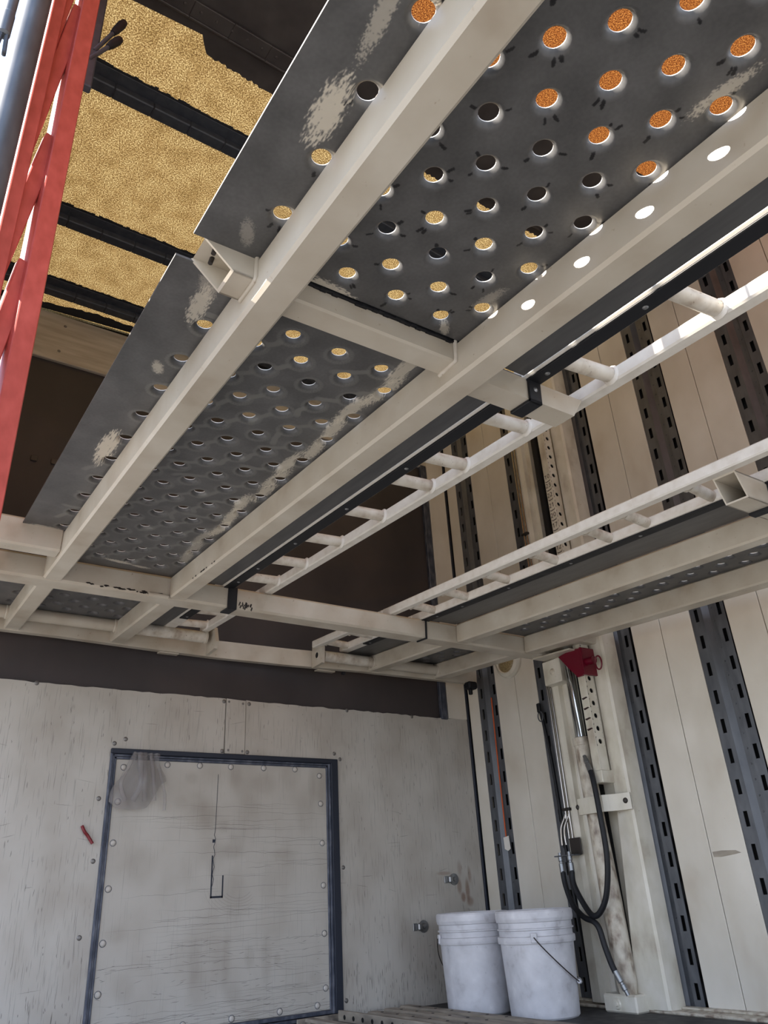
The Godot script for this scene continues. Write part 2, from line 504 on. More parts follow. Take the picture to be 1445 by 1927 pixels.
func build_roof() -> void:
	var ceil := structure("ceiling")
	obj("translucent_panel", roof_sheet(func(x): return -3.42, func(x): return -2.74 + skew(x)), M.fibreglass_gold, ceil)
	obj("translucent_panel", roof_sheet(func(x): return -2.74 + skew(x), func(x): return -2.06 + skew(x)), M.fibreglass_gold, ceil)
	obj("translucent_panel", roof_sheet(func(x): return -2.06 + skew(x), func(x): return -1.5), M.fibreglass_gold, ceil)
	obj("amber_panel", roof_sheet(func(x): return -1.5, func(x): return 0.4), M.fibreglass_amber, ceil)
	# dark riveted sheet with a torn edge, just under the skin
	var edge := func(x: float) -> float:
		var z := -1.66 + 0.02 * (x - 0.3)
		if x > 0.5:
			z = -1.672 - 0.042 * smoothstep(0.5, 0.525, x) + 0.004 * sin(x * 97.0) + 0.004 * sin(x * 231.0 + 1.0) + 0.003 * sin(x * 417.0) - 0.1 * (x - 0.5)
			if x > 0.85:
				z += 0.1 * (x - 0.85)
		return z
	var st := roof_sheet(edge, func(x): return -1.27 + 0.03 * sin(x * 3.0), 0.012)
	var sheet := obj("roof_patch", st, M.roof_metal, ceil)
	st = mb()
	for i in 20:
		var xa := -0.01 + i * 0.145
		var xb := xa + 0.145
		bar(st, Vector3(xa, roof_y(xa) - 0.02, -1.575 + skew(xa)), Vector3(xb, roof_y(xb) - 0.02, -1.575 + skew(xb)), Vector3(0, 0, 1), 0.07, 0.01)
		bar(st, Vector3(xa, roof_y(xa) - 0.028, -1.6 + skew(xa)), Vector3(xb, roof_y(xb) - 0.028, -1.6 + skew(xb)), Vector3(0, 0, 1), 0.008, 0.01)
	obj("seam_strip", st, M.roof_metal, sheet)
	st = mb()
	for i in 48:
		var x := 0.05 + i * 0.058
		lathe(st, [[0.0, 0.004], [0.004, 0.003], [0.006, 0.0]], 8, facing(Vector3(x, roof_y(x) - 0.025, -1.568 + skew(x)), Vector3.DOWN))
	obj("rivet", st, M.roof_metal, sheet).set_meta("kind", "stuff")
	# steel roof bows with tar-edged flanges
	var bows := [[-1.98, "dark steel roof bow right beside the two black levers"], [-2.69, "dark steel roof bow in the middle of the three, crossing the golden roof"], [-3.16, "dark steel roof bow nearest the pale wooden header board"]]
	for b in bows:
		var t := thing("roof_bow", b[1], "roof bow", Vector3(0, 0, 0), "")
		st = mb()
		for i in 20:
			var xa := -0.01 + i * 0.1465
			var xb := xa + 0.1465
			bar(st, Vector3(xa, roof_y(xa) - 0.02, b[0] - 0.028 + skew(xa)), Vector3(xb, roof_y(xb) - 0.02, b[0] - 0.028 + skew(xb)), Vector3(0, 0, 1), 0.05, 0.034, 0.004)
		obj("web", st, M.bow_steel, t)
		st = mb()
		for i in 20:
			var xa := -0.01 + i * 0.1465
			var xb := xa + 0.1465
			bar(st, Vector3(xa, roof_y(xa) - 0.006, b[0] + 0.018 + skew(xa)), Vector3(xb, roof_y(xb) - 0.006, b[0] + 0.018 + skew(xb)), Vector3(0, 0, 1), 0.05, 0.004, 0.001)
		obj("flange", st, M.bow_steel, t)
		st = mb()
		var n := 190
		for i in n:
			var xa := 0.0 + 2.9 * i / n
			var xb := 0.0 + 2.9 * (i + 1) / n
			var w0 := 0.058 + rng.randf() * 0.009
			var w1 := 0.058 + rng.randf() * 0.009
			quad(st, Vector3(xa, roof_y(xa) - 0.003, b[0] - w0 + skew(xa)), Vector3(xb, roof_y(xb) - 0.003, b[0] - w0 + skew(xb)), Vector3(xb, roof_y(xb) - 0.003, b[0] + w1 - 0.008 + skew(xb)), Vector3(xa, roof_y(xa) - 0.003, b[0] + w1 - 0.008 + skew(xa)), Vector3.DOWN)
		obj("tar_edge", st, M.tar, t)
	st = mb()
	var nn := 150
	var prev := 0.05
	for i in nn:
		var xa := 0.0 + 2.9 * i / nn
		var xb := 0.0 + 2.9 * (i + 1) / nn
		var w := clampf(prev + (rng.randf() - 0.5) * 0.016, 0.045, 0.075)
		quad(st, Vector3(xa, roof_y(xa) - 0.003, -3.36), Vector3(xb, roof_y(xb) - 0.003, -3.36), Vector3(xb, roof_y(xb) - 0.003, -3.36 + w), Vector3(xa, roof_y(xa) - 0.003, -3.36 + prev), Vector3.DOWN)
		prev = w
	obj("tar_edge", st, M.tar, ceil)
	st = mb()
	cbox(st, Vector3(-0.045, 3.08, -3.45), Vector3(-0.012, 3.19, 0.4), 0.004)
	obj("trim_1", st, M.bow_steel).set_meta("kind", "structure")

func build_front_wall() -> void:
	var W := structure("wall_front")
	var st := mb()
	cbox(st, V(-0.12, -0.43, -3.46), V(2.95, 2.8, -3.385), 0.0)
	obj("backing", st, M.dark_void, W)
	# upper dark sheet, bowed with a few creases
	st = mb()
	var nx := 90
	var ny := 50
	var bulge := func(u: float, v: float) -> Vector3:
		var x := lerpf(-0.1, 2.66, u)
		var y := lerpf(0.85, 2.47, v)
		var d := 0.0
		var a1 := absf(y - (1.38 + 0.16 * pow(x - 1.35, 2.0)))
		d += 0.006 * exp(-a1 * a1 / 0.0009)
		var a2 := absf(y - (1.66 + 0.2 * pow(x - 1.9, 2.0)))
		d += 0.003 * exp(-a2 * a2 / 0.0012)
		d += 0.006 * sin(u * 3.0) * sin(v * PI)
		return V(x, y, -3.378 + d)
	for i in nx:
		for j in ny:
			var p := []
			var n := []
			for q in [[0, 0], [1, 0], [1, 1], [0, 1]]:
				var u := float(i + q[0]) / nx
				var v := float(j + q[1]) / ny
				p.append(bulge.call(u, v))
				n.append((bulge.call(u + 0.004, v) - bulge.call(u - 0.004, v)).cross(bulge.call(u, v + 0.004) - bulge.call(u, v - 0.004)).normalized())
			quad4(st, p, n)
	obj("dark_sheet", st, M.dark_front, W)
	# plywood sheets with a slightly broken upper edge
	upright_uv = true
	var top := func(x0: float, x1: float) -> Array:
		var out := []
		var n := int(ceil((x1 - x0) / 0.03))
		for i in n + 1:
			out.append(Vector2(lerpf(x0, x1, float(i) / n), 0.874 + (rng.randf() - 0.5) * 0.006))
		return out
	var poly := PackedVector2Array([Vector2(-0.12, -0.43), Vector2(0.874, -0.43), Vector2(0.874, 0.626), Vector2(1.37, 0.626)])
	var tp: Array = top.call(-0.12, 1.37)
	tp.reverse()
	poly.append_array(PackedVector2Array(tp))
	var wxf := Transform3D(Basis.IDENTITY, Vector3(0, CY, 0))
	st = mb()
	prism(st, poly, -3.385, -3.36, wxf)
	obj("plywood_sheet", st, M.painted_plywood, W)
	poly = PackedVector2Array([Vector2(1.472, 0.626), Vector2(1.953, 0.626), Vector2(1.953, -0.43), Vector2(2.796, -0.43)])
	tp = top.call(1.472, 2.796)
	tp.reverse()
	poly.append_array(PackedVector2Array(tp))
	st = mb()
	prism(st, poly, -3.385, -3.36, wxf)
	obj("plywood_sheet", st, M.painted_plywood, W)
	st = mb()
	prism(st, PackedVector2Array([Vector2(1.374, 0.63), Vector2(1.469, 0.63), Vector2(1.469, 0.872), Vector2(1.374, 0.876)]), -3.384, -3.357, wxf)
	obj("plywood_patch", st, M.painted_plywood, W)
	upright_uv = false
	st = mb()
	cbox(st, V(1.367, 0.626, -3.3845), V(1.475, 0.87, -3.383), 0.0)
	obj("joint_shadow_gap", st, M.dark_void, W)
	for p in [[0.93, 0.668], [0.886, 0.648], [0.846, 0.43], [1.362, 0.862], [1.362, 0.64], [1.386, 0.862], [1.455, 0.858], [1.487, 0.86], [1.39, 0.645], [1.458, 0.643], [1.484, 0.641], [1.94, 0.655], [1.972, 0.63], [1.975, 0.15], [1.973, -0.37], [0.83, -0.06], [0.85, 0.2], [2.02, 0.87], [2.42, 0.868], [0.55, 0.87], [0.2, 0.868]]:
		st = mb()
		lathe(st, [[0.0, 0.0035], [0.005, 0.003], [0.008, 0.001], [0.0095, 0.0]], 12, facing(V(p[0], p[1], -3.3595), Vector3(0, 0, 1)))
		obj("screw", st, M.screw_head, W)
	# grey trim, cream corner board and dark corner bead
	st = mb()
	cbox(st, V(2.617, 0.868, -3.375), V(2.66, 2.47, -3.352), 0.003)
	obj("trim_2", st, M.door_metal).set_meta("kind", "structure")
	st = mb()
	cbox(st, V(2.668, 0.876, -3.38), V(2.797, 2.78, -3.356), 0.003)
	obj("trim_3", st, M.wall_panel).set_meta("kind", "structure")
	st = mb()
	cbox(st, V(2.797, -0.43, -3.372), V(2.811, 2.78, -3.352), 0.002)
	obj("trim_4", st, M.door_metal_dark).set_meta("kind", "structure")
	st = mb()
	cbox(st, V(-0.1, 2.46, -3.38), V(2.8, 2.742, -3.358), 0.003)
	var hb := obj("header_board", st, M.header_wood, W)
	for p in [[0.25, 2.6], [0.43, 2.68], [0.42, 2.52], [0.8, 2.6], [1.2, 2.65]]:
		st = mb()
		lathe(st, [[0.0, 0.003], [0.006, 0.002], [0.008, 0.0]], 10, facing(V(p[0], p[1], -3.358), Vector3(0, 0, 1)))
		obj("screw", st, M.screw_head, hb)
	# the access door
	var D := structure("door_1")
	upright_uv = true
	st = mb()
	cbox(st, V(0.9, -0.395, -3.384), V(1.897, 0.59, -3.366), 0.002)
	upright_uv = false
	var dp := obj("door_panel", st, M.door_plywood, D)
	st = mb()
	cbox(st, V(1.338, 0.05, -3.3665), V(1.344, 0.212, -3.3655), 0.0)
	cbox(st, V(1.388, 0.05, -3.3665), V(1.394, 0.135, -3.3655), 0.0)
	cbox(st, V(1.338, 0.05, -3.3665), V(1.394, 0.058, -3.3655), 0.0)
	cbox(st, V(1.338, 0.262, -3.3665), V(1.35, 0.275, -3.3655), 0.0)
	obj("filled_handle_slot", st, M.door_metal_dark, dp)
	st = mb()
	var crack := PackedVector3Array()
	for i in 30:
		crack.append(V(1.352 + (0.004 * sin(i * 1.9) if i > 14 else 0.0) - i * 0.0002, 0.54 - i * 0.0155, -3.3658))
	sweep(st, crack, 0.0012, 4)
	obj("crack", st, M.door_metal_dark, dp)
	for p in [[0.935, 0.555], [0.925, 0.42], [0.922, 0.265], [0.921, 0.1], [0.92, -0.085], [0.92, -0.25], [1.12, 0.572], [1.265, 0.574], [1.41, 0.574], [1.57, 0.575], [1.73, 0.575], [1.86, 0.55], [1.865, 0.425], [1.87, 0.255], [1.873, 0.08], [1.874, -0.11], [1.876, -0.315], [1.835, -0.375], [1.66, -0.378], [1.45, -0.38], [1.25, -0.38]]:
		st = mb()
		lathe(st, [[0.0, 0.007], [0.006, 0.006], [0.01, 0.003], [0.0115, 0.0]], 14, facing(V(p[0], p[1], -3.3665), Vector3(0, 0, 1)))
		var dbolt := obj("bolt", st, M.bolt_paint, D)
		st = mb()
		lathe(st, [[0.0115, 0.0012], [0.0132, 0.0008], [0.0136, 0.0]], 14, facing(V(p[0], p[1], -3.3665), Vector3(0, 0, 1)))
		obj("washer", st, M.door_metal, dbolt)
	st = mb()
	cbox(st, V(0.874, -0.43, -3.372), V(0.884, 0.626, -3.35), 0.002)
	cbox(st, V(0.883, -0.42, -3.374), V(0.892, 0.612, -3.356), 0.002)
	cbox(st, V(0.891, -0.41, -3.376), V(0.902, 0.6, -3.36), 0.002)
	obj("jamb", st, M.door_metal, D)
	st = mb()
	cbox(st, V(0.874, 0.606, -3.376), V(1.952, 0.627, -3.346), 0.002)
	obj("head_strip", st, M.door_metal_dark, D)
	st = mb()
	cbox(st, V(0.884, 0.597, -3.374), V(1.93, 0.606, -3.356), 0.002)
	cbox(st, V(0.892, 0.586, -3.376), V(1.91, 0.597, -3.36), 0.002)
	obj("head_trim", st, M.door_metal, D)
	st = mb()
	cbox(st, V(1.915, -0.41, -3.376), V(1.952, 0.61, -3.346), 0.002)
	obj("jamb", st, M.door_metal_dark, D)
	st = mb()
	cbox(st, V(1.894, -0.41, -3.376), V(1.904, 0.597, -3.36), 0.002)
	cbox(st, V(1.904, -0.41, -3.376), V(1.916, 0.606, -3.354), 0.002)
	obj("jamb_trim", st, M.door_metal, D)
	st = mb()
	cbox(st, V(0.88, -0.41, -3.376), V(1.93, -0.395, -3.356), 0.002)
	cbox(st, V(0.88, -0.425, -3.374), V(1.94, -0.412, -3.35), 0.002)
	obj("sill", st, M.door_metal, D)

func slotted_flange(z0: float, z1: float, x: float) -> SurfaceTool:
	var st := mb()
	var zc := (z0 + z1) / 2.0
	var sw := 0.0085
	cbox(st, V(x, -0.43, z0), V(x + 0.003, 2.78, zc - sw), 0.0)
	cbox(st, V(x, -0.43, zc + sw), V(x + 0.003, 2.78, z1), 0.0)
	var y := -0.43
	var s := 0.967 - 0.113 * 12.0   # bottoms of slots
	while s < 2.75:
		cbox(st, V(x, y, zc - sw), V(x + 0.003, s, zc + sw), 0.0)
		y = s + 0.054
		s += 0.113
	cbox(st, V(x, y, zc - sw), V(x + 0.003, 2.78, zc + sw), 0.0)
	return st

func build_right_wall() -> void:
	var W := structure("wall_right")
	var st := mb()
	cbox(st, V(2.845, -0.43, -3.45), V(2.92, 2.8, 0.4), 0.0)
	obj("backing", st, M.dark_void, W)
	var boards := [[-3.346, -3.262], [-3.108, -2.957], [-2.954, -2.802], [-2.638, -2.338], [-2.163, -2.01], [-2.007, -1.855], [-1.688, -1.546], [-1.543, -1.394], [-1.234, -1.086], [-1.083, -0.932], [-0.77, -0.625], [-0.622, -0.472]]
	for b in boards:
		st = mb()
		cbox(st, V(2.81, -0.432, b[0]), V(2.84, 2.78, b[1]), 0.0015)
		obj("panel_board", st, M.wall_panel, W)
	st = mb()
	cbox(st, V(2.81, -0.432, -0.31), V(2.84, 2.78, 0.4), 0.0015)
	obj("panel_board", st, M.wall_panel, W)
	st = mb()
	prism(st, PackedVector2Array([Vector2(-2.0, 0.103), Vector2(-1.96, 0.105), Vector2(-1.9, 0.102), Vector2(-1.878, 0.092), Vector2(-1.91, 0.088), Vector2(-1.965, 0.083), Vector2(-1.998, 0.085)]), 0.0, 0.0006, side_plane(2.81))
	obj("scrape_mark", st, M.slat_paint, W)
	var posts := [
		[-3.262, "slotted grey wall post nearest the corner, behind the orange cord"],
		[-2.802, "slotted grey wall post half hidden behind the lift column's two thin pipes"],
		[-2.337, "slotted grey wall post directly right of the white lift column"],
		[-1.854, "slotted grey wall post second to the right of the lift column"],
		[-1.393, "slotted grey wall post third to the right of the lift column, seen high up"],
		[-0.932, "slotted grey wall post fourth to the right of the lift column, at the picture's edge"],
		[-0.471, "slotted grey wall post farthest from the front wall"]]
	for p in posts:
		var z: float = p[0]
		var t: Node3D
		if z < -1.0:
			t = thing("slotted_post", p[1], "wall post", Vector3.ZERO, "slotted wall posts")
		else:   # beyond the picture's right edge
			t = Node3D.new()
			t.name = "slotted_post"
			W.add_child(t, true)
		obj("slotted_flange", slotted_flange(z + 0.002, z + 0.058, 2.811), M.post_steel, t)
		obj("slotted_flange", slotted_flange(z + 0.115, z + 0.16, 2.811), M.post_steel, t)
		st = mb()
		prism(st, PackedVector2Array([Vector2(2.811, z + 0.058), Vector2(2.828, z + 0.081), Vector2(2.828, z + 0.107), Vector2(2.811, z + 0.115), Vector2(2.814, z + 0.116), Vector2(2.831, z + 0.108), Vector2(2.831, z + 0.08), Vector2(2.814, z + 0.057)]), 0.0, 3.21, Transform3D(Basis(Vector3(1, 0, 0), Vector3(0, 0, 1), Vector3(0, 1, 0)), Vector3.ZERO))
		obj("channel", st, M.post_steel, t)
		st = mb()
		for i in 56:
			lathe(st, [[0.0, 0.0025], [0.003, 0.002], [0.0042, 0.0]], 6, facing(Vector3(2.828, 0.03 + i * 0.0565, z + 0.094), Vector3(-1, 0, 0)))
		obj("rivet", st, M.post_steel, t).set_meta("kind", "stuff")

# ---------------------------------------------------------------- the lifting platform (local x across, y up from the underside of the beams, z towards the rear)
func plate_material(called: String, x0: float, x1: float, v0: float, v1: float, smears: Array, drips: Array, drip_kind: int, seed_n: int) -> StandardMaterial3D:
	var w := 384
	var h := int(w * (v1 - v0) / (x1 - x0))
	h = mini(h, 1792)
	var img := Image.create(w, h, false, Image.FORMAT_RGB8)
	var n := FastNoiseLite.new()
	n.seed = seed_n
	n.frequency = 9.0
	n.fractal_octaves = 4
	var s := FastNoiseLite.new()
	s.seed = seed_n + 5
	s.frequency = 60.0
	var cream := Color(0.8, 0.77, 0.71)
	for j in h:
		var v := lerpf(v0, v1, (j + 0.5) / h)
		for i in w:
			var x := lerpf(x0, x1, (i + 0.5) / w)
			var g := 0.33 + 0.06 * n.get_noise_2d(x, v) + 0.025 * s.get_noise_2d(x * 2.0, v * 2.0)
			img.set_pixel(i, j, Color(g * 1.0, g * 0.995, g * 1.0))
	for d in drips:
		var cnt := 3 if drip_kind == 0 else 1
		for k in cnt:
			if rng.randf() < 0.3:
				continue
			var a := rng.randf() * TAU
			var len := rng.randf_range(0.003, 0.01) if drip_kind == 0 else rng.randf_range(0.04, 0.09)
			if drip_kind == 1:
				a = 2.3 + rng.randf_range(-0.35, 0.35)
			var rad := rng.randf_range(0.0015, 0.003) if drip_kind == 0 else 0.008
			var tone := Color(0.09, 0.09, 0.1) if drip_kind == 0 else Color(0.43, 0.43, 0.42)
			var p := Vector2(d.x + cos(a) * 0.0235, d.y + sin(a) * 0.0235)
			for q in 18:
				p += Vector2(cos(a), sin(a)) * len / 18.0
				if drip_kind == 1:
					a += rng.randf_range(-0.25, 0.25)
				blot(img, p, rad, x0, x1, v0, v1, tone, 0.85 if drip_kind == 0 else 0.45)
		if drip_kind == 1:
			for q in 24:
				var b := TAU * q / 24.0
				blot(img, d + Vector2(cos(b), sin(b)) * 0.027, 0.005, x0, x1, v0, v1, Color(0.44, 0.44, 0.43), 0.45)
	for sm in smears:   # [x, v, half length, half width, angle, strength]
		var ca := cos(sm[4])
		var sa := sin(sm[4])
		var px := int((sm[2] + sm[3]) / (x1 - x0) * w) + 2
		var cx := int((sm[0] - x0) / (x1 - x0) * w)
		var cy := int((sm[1] - v0) / (v1 - v0) * h)
		for j in range(maxi(0, cy - px * 2), mini(h, cy + px * 2)):
			for i in range(maxi(0, cx - px * 2), mini(w, cx + px * 2)):
				var dx: float = lerpf(x0, x1, (i + 0.5) / w) - sm[0]
				var dv: float = lerpf(v0, v1, (j + 0.5) / h) - sm[1]
				var la: float = (dx * ca + dv * sa) / sm[2]
				var lb: float = (-dx * sa + dv * ca) / sm[3]
				var e := la * la + lb * lb
				if e < 1.6:
					var streak := 0.5 + 0.9 * s.get_noise_2d(lb * 0.22, la * 0.03 + sm[0] * 7.0)
					var f: float = clampf((1.0 - e + streak * 1.3 - 0.6) * 2.2, 0.0, 1.0) * sm[5]
					img.set_pixel(i, j, img.get_pixel(i, j).lerp(cream, f))
	var m := StandardMaterial3D.new()
	m.resource_name = called
	m.albedo_texture = ImageTexture.create_from_image(img)
	# uv of the plate is (x, -v)
	m.uv1_scale = Vector3(1.0 / (x1 - x0), -1.0 / (v1 - v0), 1)
	m.uv1_offset = Vector3(-x0 / (x1 - x0), -v0 / (v1 - v0), 0)
	m.texture_repeat = false
	m.roughness = 0.42
	m.metallic = 0.05
	return m

func blot(img: Image, p: Vector2, r: float, x0: float, x1: float, v0: float, v1: float, c: Color, f: float) -> void:
	var w := img.get_width()
	var h := img.get_height()
	var rx := r / (x1 - x0) * w
	var ry := r / (v1 - v0) * h
	var cx := (p.x - x0) / (x1 - x0) * w
	var cy := (p.y - v0) / (v1 - v0) * h
	for j in range(maxi(0, int(cy - ry)), mini(h, int(cy + ry) + 1)):
		for i in range(maxi(0, int(cx - rx)), mini(w, int(cx + rx) + 1)):
			if pow((i + 0.5 - cx) / rx, 2) + pow((j + 0.5 - cy) / ry, 2) < 1.0:
				img.set_pixel(i, j, img.get_pixel(i, j).lerp(c, f))

# tread plate with raised, punched holes. cols: [x, [v of holes]]
func tread_plate(x0: float, x1: float, v0: float, v1: float, cols: Array, hx: float) -> ArrayMesh:
	var st := mb()
	var rim := mb()
	var W := 0.08
	var T := 0.004
	var up := Vector3.UP
	var flat := func(a0: float, a1: float, b0: float, b1: float) -> void:
		if a1 - a0 < 1e-4 or b1 - b0 < 1e-4:
			return
		quad(st, Vector3(a0, W, -b0), Vector3(a1, W, -b0), Vector3(a1, W, -b1), Vector3(a0, W, -b1), -up)
		quad(st, Vector3(a0, W + T, -b0), Vector3(a1, W + T, -b0), Vector3(a1, W + T, -b1), Vector3(a0, W + T, -b1), up)
	# edges
	quad(st, Vector3(x0, W, -v0), Vector3(x0, W + T, -v0), Vector3(x0, W + T, -v1), Vector3(x0, W, -v1), Vector3.LEFT)
	quad(st, Vector3(x1, W, -v0), Vector3(x1, W + T, -v0), Vector3(x1, W + T, -v1), Vector3(x1, W, -v1), Vector3.RIGHT)
	quad(st, Vector3(x0, W, -v0), Vector3(x0, W + T, -v0), Vector3(x1, W + T, -v0), Vector3(x1, W, -v0), Vector3(0, 0, 1))
	quad(st, Vector3(x0, W, -v1), Vector3(x0, W + T, -v1), Vector3(x1, W + T, -v1), Vector3(x1, W, -v1), Vector3(0, 0, -1))
	var xl := x0
	for c in cols:
		var xc: float = c[0]
		flat.call(xl, xc - hx, v0, v1)
		xl = xc + hx
		var vs: Array = c[1]
		var hv := 0.03
		var vl := v0
		for vc in vs:
			flat.call(xc - hx, xc + hx, vl, vc - hv)
			vl = vc + hv
			ring_cell(st, rim, xc, vc, hx, hv, W, T)
		flat.call(xc - hx, xc + hx, vl, v1)
	flat.call(xl, x1, v0, v1)
	var mesh := st.commit()
	rim.commit(mesh)
	return mesh

func ring_cell(st: SurfaceTool, rim: SurfaceTool, xc: float, vc: float, hx: float, hv: float, W: float, T: float) -> void:
	var angs := []
	for k in 20:
		angs.append(TAU * k / 20.0)
	for s in [[1, 1], [-1, 1], [-1, -1], [1, -1]]:
		angs.append(fposmod(atan2(s[1] * hv, s[0] * hx), TAU))
	angs.sort()
	var prof := [[0.0252, 0.0, 0.1], [0.0225, 0.0012, 0.3], [0.0197, 0.0035, 0.5], [0.0172, 0.006, 0.6], [0.0156, 0.0078, 0.66], [0.0145, 0.0092, 0.7]]
	var c := Vector3(xc, W, -vc)
	for k in angs.size():
		var a0: float = angs[k]
		var a1: float = angs[(k + 1) % angs.size()]
		var d0 := Vector3(cos(a0), 0, -sin(a0))
		var d1 := Vector3(cos(a1), 0, -sin(a1))
		var e0 := minf(hx / maxf(absf(cos(a0)), 1e-6), hv / maxf(absf(sin(a0)), 1e-6))
		var e1 := minf(hx / maxf(absf(cos(a1)), 1e-6), hv / maxf(absf(sin(a1)), 1e-6))
		var R: float = prof[0][0]
		quad(st, c + d0 * e0, c + d1 * e1, c + d1 * R, c + d0 * R, Vector3.DOWN)
		var t := Vector3.UP * T
		quad(st, c + d0 * e0 + t, c + d1 * e1 + t, c + d1 * R + t, c + d0 * R + t, Vector3.UP)
		for i in prof.size() - 1:
			var r0: float = prof[i][0]
			var r1: float = prof[i + 1][0]
			var u0: Vector3 = Vector3.UP * prof[i][1]
			var u1: Vector3 = Vector3.UP * prof[i + 1][1]
			var s0: float = prof[i][2]
			var s1: float = prof[i + 1][2]
			# underside of the cone looks down and inwards
			quad4(st, [c + d0 * r0 + u0, c + d1 * r0 + u0, c + d1 * r1 + u1, c + d0 * r1 + u1], [(-d0 * s0 - Vector3.UP * (1.05 - s0)).normalized(), (-d1 * s0 - Vector3.UP * (1.05 - s0)).normalized(), (-d1 * s1 - Vector3.UP * (1.05 - s1)).normalized(), (-d0 * s1 - Vector3.UP * (1.05 - s1)).normalized()])
		var rr: float = prof[-1][0]
		var top: Vector3 = Vector3.UP * (prof[-1][1] + 0.0014)
		var bot: Vector3 = Vector3.UP * prof[-1][1]
		quad4(rim, [c + d0 * rr + bot, c + d1 * rr + bot, c + d1 * rr + top, c + d0 * rr + top], [-d0, -d1, -d1, -d0])
		quad4(st, [c + d0 * R + t, c + d1 * R + t, c + d1 * (rr + 0.002) + top, c + d0 * (rr + 0.002) + top], [d0 * 0.8 + Vector3.UP * 0.6, d1 * 0.8 + Vector3.UP * 0.6, d1 * 0.8 + Vector3.UP * 0.6, d0 * 0.8 + Vector3.UP * 0.6])
		quad(rim, c + d0 * rr + top, c + d1 * rr + top, c + d1 * (rr + 0.002) + top, c + d0 * (rr + 0.002) + top, Vector3.UP)

func hole_cols(xs: Array, start_even: float, start_odd: float, pitch: float, v_from: float, v_to: float, par0 := 0) -> Array:
	var out := []
	for i in xs.size():
		var even := (i + par0) % 2 == 0
		var v := start_even if even else start_odd
		v += 0.0015 * i
		while v - pitch > v_from + 0.03:
			v -= pitch
		while v < v_from + 0.03:
			v += pitch
		var vs := []
		while v < v_to - 0.03:
			vs.append(v)
			v += pitch
		out.append([xs[i], vs])
	return out

func L(x: float, w: float, v: float) -> Vector3:   # platform coordinates
	return Vector3(x, w, -v)

func lbox(st: SurfaceTool, x0: float, x1: float, w0: float, w1: float, v0: float, v1: float, c := 0.002) -> void:
	cbox(st, Vector3(x0, w0, -v1), Vector3(x1, w1, -v0), c)

